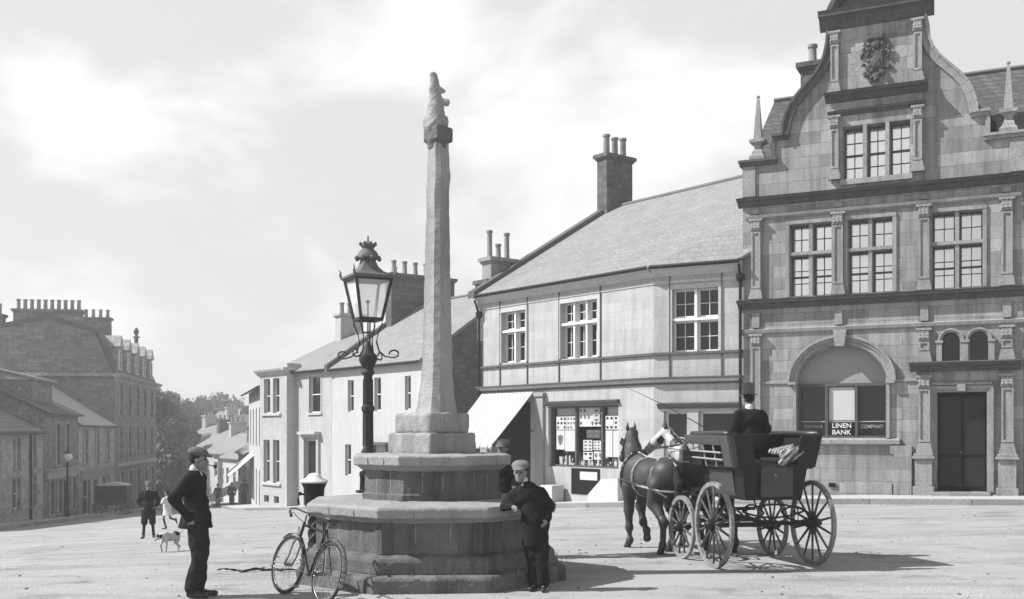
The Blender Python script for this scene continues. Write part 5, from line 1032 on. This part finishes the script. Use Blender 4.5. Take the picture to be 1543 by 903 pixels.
def spring(x, y, L_, z, hgt, cross=False):
    mb = MB()
    for s_ in (1, -1):
        P = [(t_*L_, s_*hgt*(1-(2*t_)**2)) for t_ in [(-.5+i/12) for i in range(13)]]
        mb.tube([(x+(p if not cross else 0), y+(p if cross else 0), z+q_) for p, q_ in P], .015, 6)
    return mb.build('leaf_spring', M_coach, cg)
for s_ in (-1, 1): spring(0, s_*.5, .85, .73, .1); spring(1.16, s_*.42, .7, .68, .1)
spring(-.3, 0, .95, .8, .09, True)
# body: lower box flares upwards, upper benches overhang
mb = MB(); a_, b_ = -.36, 1.12
mb.hexa([(a_+.06, -.42, .95), (b_, -.42, .95), (b_, .42, .95), (a_+.06, .42, .95)], [(a_, -.48, 1.4), (b_, -.48, 1.4), (b_, .48, 1.4), (a_, .48, 1.4)]); bdy = mb.build('body', M_coach, cg, bevel=.012)
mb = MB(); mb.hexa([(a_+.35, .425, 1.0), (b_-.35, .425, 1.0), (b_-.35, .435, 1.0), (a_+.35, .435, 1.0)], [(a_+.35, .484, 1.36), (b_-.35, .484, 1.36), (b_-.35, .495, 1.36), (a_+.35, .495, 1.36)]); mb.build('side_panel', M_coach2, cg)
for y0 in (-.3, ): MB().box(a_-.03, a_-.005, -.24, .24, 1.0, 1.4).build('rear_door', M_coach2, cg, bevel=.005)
MB().ball((a_-.04, .03, 1.3), .018).build('door_handle', M_strap, cg)
for s_ in (-1, 1):   # benches and backs along each side
    mb = MB(); y0, y1 = sorted((s_*.2, s_*.56)); mb.box(a_, b_-.3, y0, y1, 1.38, 1.44); mb.build('bench', M_coach, cg, bevel=.01)
    mb = MB(); y0, y1 = sorted((s_*.22, s_*.54)); mb.box(a_+.03, b_-.35, y0, y1, 1.44, 1.52); mb.build('seat_cushion', M_leath, cg, bevel=.03)
    xe = b_-.1 if s_ < 0 else -.0; mb = MB(); mb.hexa([(a_, s_*.56, 1.4), (xe, s_*.56, 1.4), (xe, s_*.6, 1.4), (a_, s_*.6, 1.4)], [(a_-.04, s_*.64, 1.84), (xe, s_*.64, 1.84), (xe, s_*.69, 1.84), (a_-.04, s_*.69, 1.84)])
    if s_ > 0:
        mb.hexa([(xe, .625, 1.7), (b_+.1, .625, 1.72), (b_+.1, .665, 1.72), (xe, .665, 1.7)], [(xe, .64, 1.84), (b_+.1, .64, 1.85), (b_+.1, .69, 1.85), (xe, .69, 1.84)])
        rl = MB(); [rl.tube([(xe, .6+.1*(z_-1.4)/.4, z_), (b_+.15, .6+.1*(z_-1.4)/.4, z_+.02)], .014, 6) for z_ in (1.5, 1.6)]; [rl.tube([(x_, .57, 1.4), (x_, .64, 1.72)], .014, 6) for x_ in (.3, .65, 1.0)]; rl.build('seat_iron', M_strap, cg)
    mb.build('bench_back', M_coach if s_ < 0 else M_coach2, cg, bevel=.01)  # left back takes the paler coat, its sunlight painted in
    mb = MB(); mb.tube([(a_-.03, s_*.64, 1.86), (a_+.4, s_*.64, 1.865), (b_-.12, s_*.64, 1.86)], .045, 10); mb.build('padded_roll', M_leath, cg, smooth=True)
    mb = MB(); mb.hexa([(a_-.0, s_*.3, 1.4), (a_+.03, s_*.3, 1.4), (a_+.03, s_*.6, 1.4), (a_-.0, s_*.6, 1.4)], [(a_-.03, s_*.36, 1.84), (a_+.01, s_*.36, 1.84), (a_+.01, s_*.67, 1.84), (a_-.03, s_*.67, 1.84)]); mb.build('bench_end', M_coach, cg, bevel=.02)
mb = MB(); mb.box(.72, 1.2, -.62, .62, 1.4, 1.62); mb.build('driving_seat', M_coach, cg, bevel=.015)
mb = MB(); mb.hexa([(.68, -.62, 1.6), (.74, -.62, 1.6), (.74, .62, 1.6), (.68, .62, 1.6)], [(.6, -.64, 1.86), (.65, -.64, 1.86), (.65, .64, 1.86), (.6, .64, 1.86)]); mb.build('driving_seat_back', M_leath, cg, bevel=.015)
mb = MB()
for z_ in (1.68, 1.8): mb.tube([(1.2, .62, z_-.05), (1.3, .66, z_), (1.55, .6, z_)], .012, 6); mb.tube([(1.2, -.62, z_-.05), (1.3, -.66, z_), (1.55, -.6, z_)], .012, 6)
mb.build('seat_rail', M_strap, cg)
mb = MB(); mb.hexa([(1.2, -.5, .95), (1.55, -.5, 1.0), (1.55, .5, 1.0), (1.2, .5, .95)], [(1.2, -.5, 1.0), (1.55, -.5, 1.05), (1.55, .5, 1.05), (1.2, .5, 1.0)]); mb.hexa([(1.55, -.5, 1.0), (1.6, -.5, 1.0), (1.6, .5, 1.0), (1.55, .5, 1.0)], [(1.75, -.5, 1.42), (1.79, -.5, 1.42), (1.79, .5, 1.42), (1.75, .5, 1.42)]); mb.build('footboard', M_coach, cg)
for s_ in (-1, 1):
    mb = MB(); mb.tube([(-.3, s_*.3, .95), (-.42, s_*.3, .8), (-.42, s_*.3, .62)], .012, 6); mb.box(-.48, -.36, s_*.3-.1, s_*.3+.1, .6, .615); mb.build('step_iron', M_coach, cg)
    mb = MB(); n = 14
    P = [(.0+(.70)*math.cos(t_), .62+(.66)*math.sin(t_)) for t_ in [R(35+125*i/n) for i in range(n+1)]]
ml = MB(); ml.box(1.05, 1.17, .66, .78, 1.45, 1.62); ml.lathe([(.07, 1.62), (.05, 1.68), (.02, 1.72)], 8, (1.11, .72, 0)); ml.build('carriage_lamp', M_tyre, cg)
def cpt(x, y, z):
    c, s_ = math.cos(cyaw), math.sin(cyaw); return (CC[0]+c*x-s_*y, CC[1]+s_*x+c*y, z)
# rug heaped on the right bench
rg = organic('travel_rug', [('c', (-.3+.07*i, -.25-.03*(i % 3), 1.6+.02*math.sin(i*2)), (.1+.09*i, -.5+.02*i, 1.68-.015*i), .045, .04) for i in range(6)]+[('c', (-.32, -.12, 1.55), (-.32, -.45, 1.68), .05, .05), ('c', (-.34, -.08, 1.46), (-.33, -.4, 1.6), .04, .05)], mat('striped_rug', .4, var=.2, sc=4, fine=.3, wave=(5.5, .85, 2.5, 'DIAGONAL')), None, .013, .02, noise=.01, nf=26)
rg.location = CC; rg.rotation_euler = (0, 0, cyaw); tag(rg, 'striped travelling rug heaped on the right bench of the carriage', 'rug')
# coachman
cp_ = cpt(.86, -.22, 1.62)
person('person', 'coachman in black coat and top hat seen from behind on the driving seat', (cp_[0], cp_[1], .92), cyaw, 1.72, M_cloth, M_cloth, h=.011, cap=None, hat='top', thick=1.2, coat_hem=.66,
    pose=dict(pel=(0, 0, .80), hipL=(.03, .09, .80), hipR=(.03, -.09, .80), waist=(0, 0, .92), chest=(.02, 0, 1.13), neck=(.02, 0, 1.31), head=(.05, 0, 1.45), shL=(0, .19, 1.215), shR=(0, -.19, 1.215), elL=(.0, .25, 1.0), elR=(.0, -.26, 1.0), wrL=(.22, .14, .98), wrR=(.22, -.16, .98), haL=(.29, .1, 1.0), haR=(.29, -.12, 1.0),
    kneeL=(.46, .12, .76), kneeR=(.46, -.12, .76), ankL=(.58, .12, .36), ankR=(.58, -.12, .36), toeL=(.74, .12, .3), toeR=(.74, -.12, .3)))
def hpt(o, x, y, z):
    a_ = o.rotation_euler.z; return (o.location.x+math.cos(a_)*x-math.sin(a_)*y, o.location.y+math.sin(a_)*x+math.cos(a_)*y, o.location.z+z)
mb = MB(); hnd = Vector(cpt(1.18, -.0, 1.9))
for o, nz in ((h1o, (1.35, -.27, 1.55)), (h2o, (1.16, .38, 1.65))):
    for s_ in (-.1, .1):
        b_ = Vector(hpt(o, .4, s_, 1.58)); c_ = Vector(hpt(o, nz[0], nz[1]+s_*.7, nz[2])); mid = hnd.lerp(b_, .5)-Vector((0, 0, .05)); mb.tube([hnd, mid, b_, c_], .008, 5)
tag(mb.build('reins', M_leath), 'thin leather reins running from the coachman to both horses', 'reins')
mb = MB(); w0 = Vector(cpt(1.12, .18, 1.84)); mb.tube([w0, w0+Vector((-.35, .15, .22)), w0+Vector((-.8, .3, .48)), w0+Vector((-1.4, .5, .78))], [.01, .008, .006, .003], 6); tag(mb.build('whip', M_leath), 'long thin driving whip slanting up to the left of the coachman', 'whip')
# ------------------------------------------------------------------ BICYCLE leaning on the fountain
bk = thing('bicycle', 'old roadster bicycle leaning against the left side of the fountain', 'bicycle', (-2.09, 11.62, 0), 0)
hd_ = math.atan2(.80, -.60); Rl = Matrix.Rotation(hd_, 4, 'Z')@Matrix.Rotation(R(13), 4, 'X'); bk.rotation_euler = Rl.to_euler()
def bwheel(x, r=.345, steer=0):
    w = bpy.data.objects.new('wheel', None); COL.objects.link(w); w.parent = bk; w.location = (x, 0, r); w.rotation_euler = (0, 0, steer); w.empty_display_size = .1
    c = [(r-.016, 0)]; ring = lambda rr, n=48: [(rr*math.cos(2*math.pi*i/n), 0, rr*math.sin(2*math.pi*i/n)) for i in range(n)]
    MB().tube(ring(r-.018), .019, 8, True).build('tyre', M_rubber, w, smooth=True); MB().tube(ring(r-.042), .009, 6, True).build('rim', M_chrome, w, smooth=True)
    mb = MB()
    for i in range(32):
        a_ = 2*math.pi*i/32; b2 = a_+(.35 if i % 2 else -.35); mb.tube([(.02*math.cos(b2), .02*(1 if i % 4 < 2 else -1), .02*math.sin(b2)), ((r-.045)*math.cos(a_), 0, (r-.045)*math.sin(a_))], .0016, 4)
    mb.build('spokes', M_chrome, w); MB().tube([(0, -.05, 0), (0, .05, 0)], .02, 10).build('hub', M_chrome, w); return w
bwheel(0); bwheel(1.0, steer=R(6))
mb = MB(); bbk = (.42, 0, .28); st_ = (.22, 0, .82); hdT = (.80, 0, .86); hdB = (.845, 0, .66)
for a_, b2, r_ in ((bbk, st_, .015), (bbk, (.84, 0, .69), .016), ((.235, 0, .78), (.805, 0, .83), .014), (hdT, hdB, .018)): mb.tube([a_, b2], r_, 8)
for s_ in (-.05, .05):
    mb.tube([(0, s_, .345), (.42, s_*.7, .28)], .009, 6); mb.tube([(0, s_, .345), (.225, s_*.3, .79)], .008, 6)
mb.build('frame', M_dark, bk)
mb = MB()
for s_ in (-.05, .05): mb.tube([(.85, s_*.6, .68), (.88, s_, .6), (.93, s_, .45), (1.0, s_, .345)], .011, 6)
mb.tube([hdT, (.785, 0, .95)], .012, 8); mb.build('fork', M_chrome, bk)
mb = MB(); mb.tube([(.66, .27, .93), (.74, .25, .98), (.8, .15, 1.0), (.79, 0, .97), (.8, -.15, 1.0), (.74, -.25, .98), (.66, -.27, .93)], .011, 8); hbr = mb.build('handlebar', M_chrome, bk, smooth=True)
for s_ in (-1, 1): MB().tube([(.70, s_*.26, .95), (.6, s_*.28, .90)], .018, 8).build('grip', M_boot, hbr, smooth=True)
mb = MB(); mb.tube([(.75, .04, .86), (.76, .12, .9), (.74, .2, .95)], .006, 5); mb.tube([(.9, 0, .72), (.92, 0, .8)], .012, 6); mb.build('brake_rod', M_chrome, bk)
organic('saddle', [('e', (.13, 0, .93), (.12, .1, .03)), ('c', (.18, 0, .93), (.34, 0, .925), .035, .018)], M_boot, bk, .008, .03); MB().tube([st_, (.2, 0, .91)], .012, 8).build('seat_post', M_chrome, bk)
for cx0, a0, a1 in ((0, 20, 200), (1.0, 50, 190)):
    mb = MB(); P = [R(a0+(a1-a0)*i/20) for i in range(21)]
    for p, q_ in zip(P, P[1:]): mb.quad((cx0+.372*math.cos(p), -.028, .345+.372*math.sin(p)), (cx0+.372*math.cos(p), .028, .345+.372*math.sin(p)), (cx0+.372*math.cos(q_), .028, .345+.372*math.sin(q_)), (cx0+.372*math.cos(q_), -.028, .345+.372*math.sin(q_)))
    o = mb.build('mudguard', M_chrome, bk, smooth=True); o.modifiers.new('thickness', 'SOLIDIFY').thickness = .004
mb = MB(); mb.tube([(.42+.1*math.cos(2*math.pi*i/24), -.05, .28+.1*math.sin(2*math.pi*i/24)) for i in range(24)], .006, 5, True)
for s_ in (-1, 1): mb.tube([(.42, s_*.06, .28), (.42+s_*.08, s_*.07, .28-s_*.15)], .009, 6); mb.box(.42+s_*.08-.045, .42+s_*.08+.045, s_*.12-.04, s_*.12+.04, .28-s_*.15-.01, .28-s_*.15+.012)
mb.tube([(0, -.055, .375), (.42, -.055, .38)], .005, 5); mb.tube([(0, -.055, .315), (.42, -.055, .18)], .005, 5); mb.build('crankset', M_chrome, bk)
# ------------------------------------------------------------------ rope on the ground, stones
P = []
for i in range(46):
    t_ = i/45; y = 14.55+.07*math.sin(t_*15)+.04*math.sin(t_*33+1); x = -4.05+1.35*t_; P.append((x, y, g(x, y)+.02+.012*math.sin(t_*20)))
mb = MB(); mb.tube(P, [.008+.012*math.sin(math.pi*min(1, i/40))+.004*math.sin(i*1.9) for i in range(46)], 6); tag(mb.build('old_hose', M_rope, smooth=True), 'dark hose lying in a wavy line on the ground left of the bicycle', 'hose')
mb = MB(); r_ = random.Random(11)
for i in range(420):
    y = 10.8+22*r_.random()**1.6; x = (r_.random()*1.06-.53)*y; s_ = .008+.02*r_.random()**2.5
    if math.hypot(x-FC[0], y-FC[1]) < 2.1: continue
    mb.lathe([(s_*.4, -.3*s_), (s_, .1*s_), (s_*.8, .5*s_), (s_*.2, .75*s_)], 6, (x, y, g(x, y)), r_.random()*3)
tag(mb.build('gravel', mat('dark_small_stones', .2, var=.4), smooth=True), 'small loose stones and clods on the dirt', kind='stuff')
# ------------------------------------------------------------------ far cart and lamp on the left
cx0, cy0 = -22.7, 60.5; ct_ = thing('covered_cart', 'dark covered tradesman cart standing at the far left kerb', 'cart', (cx0, cy0, g(cx0, cy0)), R(8))
MB().box(-.85, .85, -.6, .6, .6, 1.7).build('body', M_coach, ct_, bevel=.02)
mb = MB(); mb.prism([(-.9+1.8*i/10, 1.7+.18*math.sin(math.pi*i/10)) for i in range(11)], -.68, .68); mb.build('cover', M_canvas, ct_)
for x in (-.6, .6):
    for y in (-.68, .68):
        mb = MB(); mb.tube([(x+.4*math.cos(2*math.pi*i/24), y, .42+.4*math.sin(2*math.pi*i/24)) for i in range(24)], .03, 6, True)
        for i in range(6): a_ = math.pi*i/6; mb.tube([(x+.4*math.cos(a_), y, .42+.4*math.sin(a_)), (x-.4*math.cos(a_), y, .42-.4*math.sin(a_))], .02, 4)
        mb.build('wheel', M_wood, ct_)
lx, ly = -22.1, 52.8
sl = thing('street_lamp', 'small white globe street lamp on a thin post at the left pavement', 'street lamp', (lx, ly, g(lx, ly)+.1))
MB().lathe([(.12, 0), (.1, .3), (.06, .4), (.05, 2.6), (.08, 2.7), (.05, 2.8)], 10).build('post', M_dark, sl, smooth='auto'); MB().ball((0, 0, 3.02), .24).build('globe', M_paint, sl, smooth=True); MB().lathe([(.2, 3.2), (.08, 3.3), (.02, 3.42)], 10).build('lamp_cap', M_dark, sl)
# ------------------------------------------------------------------ trees
def tree(label, x, y, H, r, seed, n=5200, leaf=.42, low=.3):
    z = g(x, y); root = thing('tree', label, 'tree', (x, y, z), 0, 'trees in the valley beyond the street'); rr = random.Random(seed)
    mb = MB(); mb.tube([(0, 0, -.5), (.1, 0, H*.2), (.0, .1, H*.45), (.1, 0, H*.8)], [r*.1, r*.07, r*.05, .04], 8); tips = []
    for i in range(16):
        a_ = rr.random()*6.28; z0 = H*(.2+.5*rr.random()); L_ = r*(.5+.45*rr.random()); e_ = (L_*math.cos(a_), L_*math.sin(a_), z0+H*.16*rr.random()+.3); mb.tube([(0, 0, z0), (e_[0]*.5, e_[1]*.5, z0*.6+e_[2]*.4), e_], [r*.035, r*.022, .03], 6); tips.append(e_)
    mb.build('trunk', M_bark, root)
    rg_ = np.random.default_rng(seed); cl = []
    for i in range(44):
        a_ = rr.random()*6.28; zz = low+(1-low)*rr.random(); prof_ = math.sin(math.pi*min(1, (zz-low)/(1-low)*.92+.12))**.7; d_ = r*prof_*(.35+.65*rr.random()**.5); cl.append((d_*math.cos(a_), d_*math.sin(a_), H*zz, r*(.16+.2*rr.random())))
    V = []; F_ = []
    for i in range(n):
        c = cl[rr.randrange(len(cl))]; v = rg_.normal(size=3); v /= np.linalg.norm(v); p = np.array(c[:3])+v*c[3]*(.55+.5*rr.random())*np.array([1, 1, .8]); a_ = rg_.normal(size=3); a_ /= np.linalg.norm(a_); b2 = np.cross(a_, v); b2 /= np.linalg.norm(b2)+1e-6; s_ = leaf*(.5+.7*rr.random())
        k_ = len(V); V += [tuple(p+a_*s_*.5), tuple(p+b2*s_*.42), tuple(p-a_*s_*.5), tuple(p-b2*s_*.42)]; F_.append((k_, k_+1, k_+2, k_+3))
    m_ = MB(); m_.v = V; m_.f = F_; me = bpy.data.meshes.new('crown'); me.from_pydata(V, [], F_); me.materials.append(M_leaf); o = bpy.data.objects.new('crown', me); COL.objects.link(o); o.parent = root
TR = [(236, 98, 600, 3.0, 'tree rising directly beside the tall tenement'), (252, 112, 612, 3.4, 'second tree from the tall tenement'), (228, 125, 588, 5, 'tree half hidden behind the tall tenement'), (282, 150, 612, 4.5, 'tree above the pale valley cottage'), (262, 108, 655, 2.8, 'low bushy tree at the foot of the street'), (243, 88, 672, 2.4, 'dark low bush beside the foot of the tenement'), (256, 140, 600, 5, 'tall pale tree behind the second tree'),
      (305, 175, 606, 6, 'round tree left of the long pale terrace'), (330, 188, 601, 7, 'broad tree behind the long pale terrace'), (352, 200, 606, 7, 'pale hazy tree above the far roofs'), (373, 150, 612, 2.2, 'narrow dark tree next to the tall narrow house'), (395, 210, 606, 8, 'hazy tree behind the tall narrow house'), (200, 160, 590, 8, 'tree behind the mansard roof')]
for i, (px_, Y_, py_, r_, lb) in enumerate(TR):
    X_ = (px_-CXP)*Y_/FPX; zt = CAMZ+(HZ-py_)*Y_/FPX; tree(lb, X_, Y_, zt-g(X_, Y_), r_, i+3, n=5200 if Y_ < 130 else 3600, leaf=.5 if Y_ < 130 else .7, low=.18 if py_ < 640 else .05)
# ------------------------------------------------------------------ haze over the valley
hzm = bpy.data.materials.new('haze'); hzm.use_nodes = True; t_ = hzm.node_tree; t_.nodes.clear(); pv = N(t_, 'ShaderNodeVolumePrincipled'); pv.inputs['Color'].default_value = (.95, .95, .95, 1); pv.inputs['Density'].default_value = .0018; pv.inputs['Anisotropy'].default_value = .2
ou = N(t_, 'ShaderNodeOutputMaterial'); t_.links.new(pv.outputs[0], ou.inputs['Volume'])
HAZE = True
if HAZE: tag(MB().box(-700, 400, -60, 950, -22, 45).build('haze', hzm), 'thin bright haze filling the air over the valley', kind='stuff')
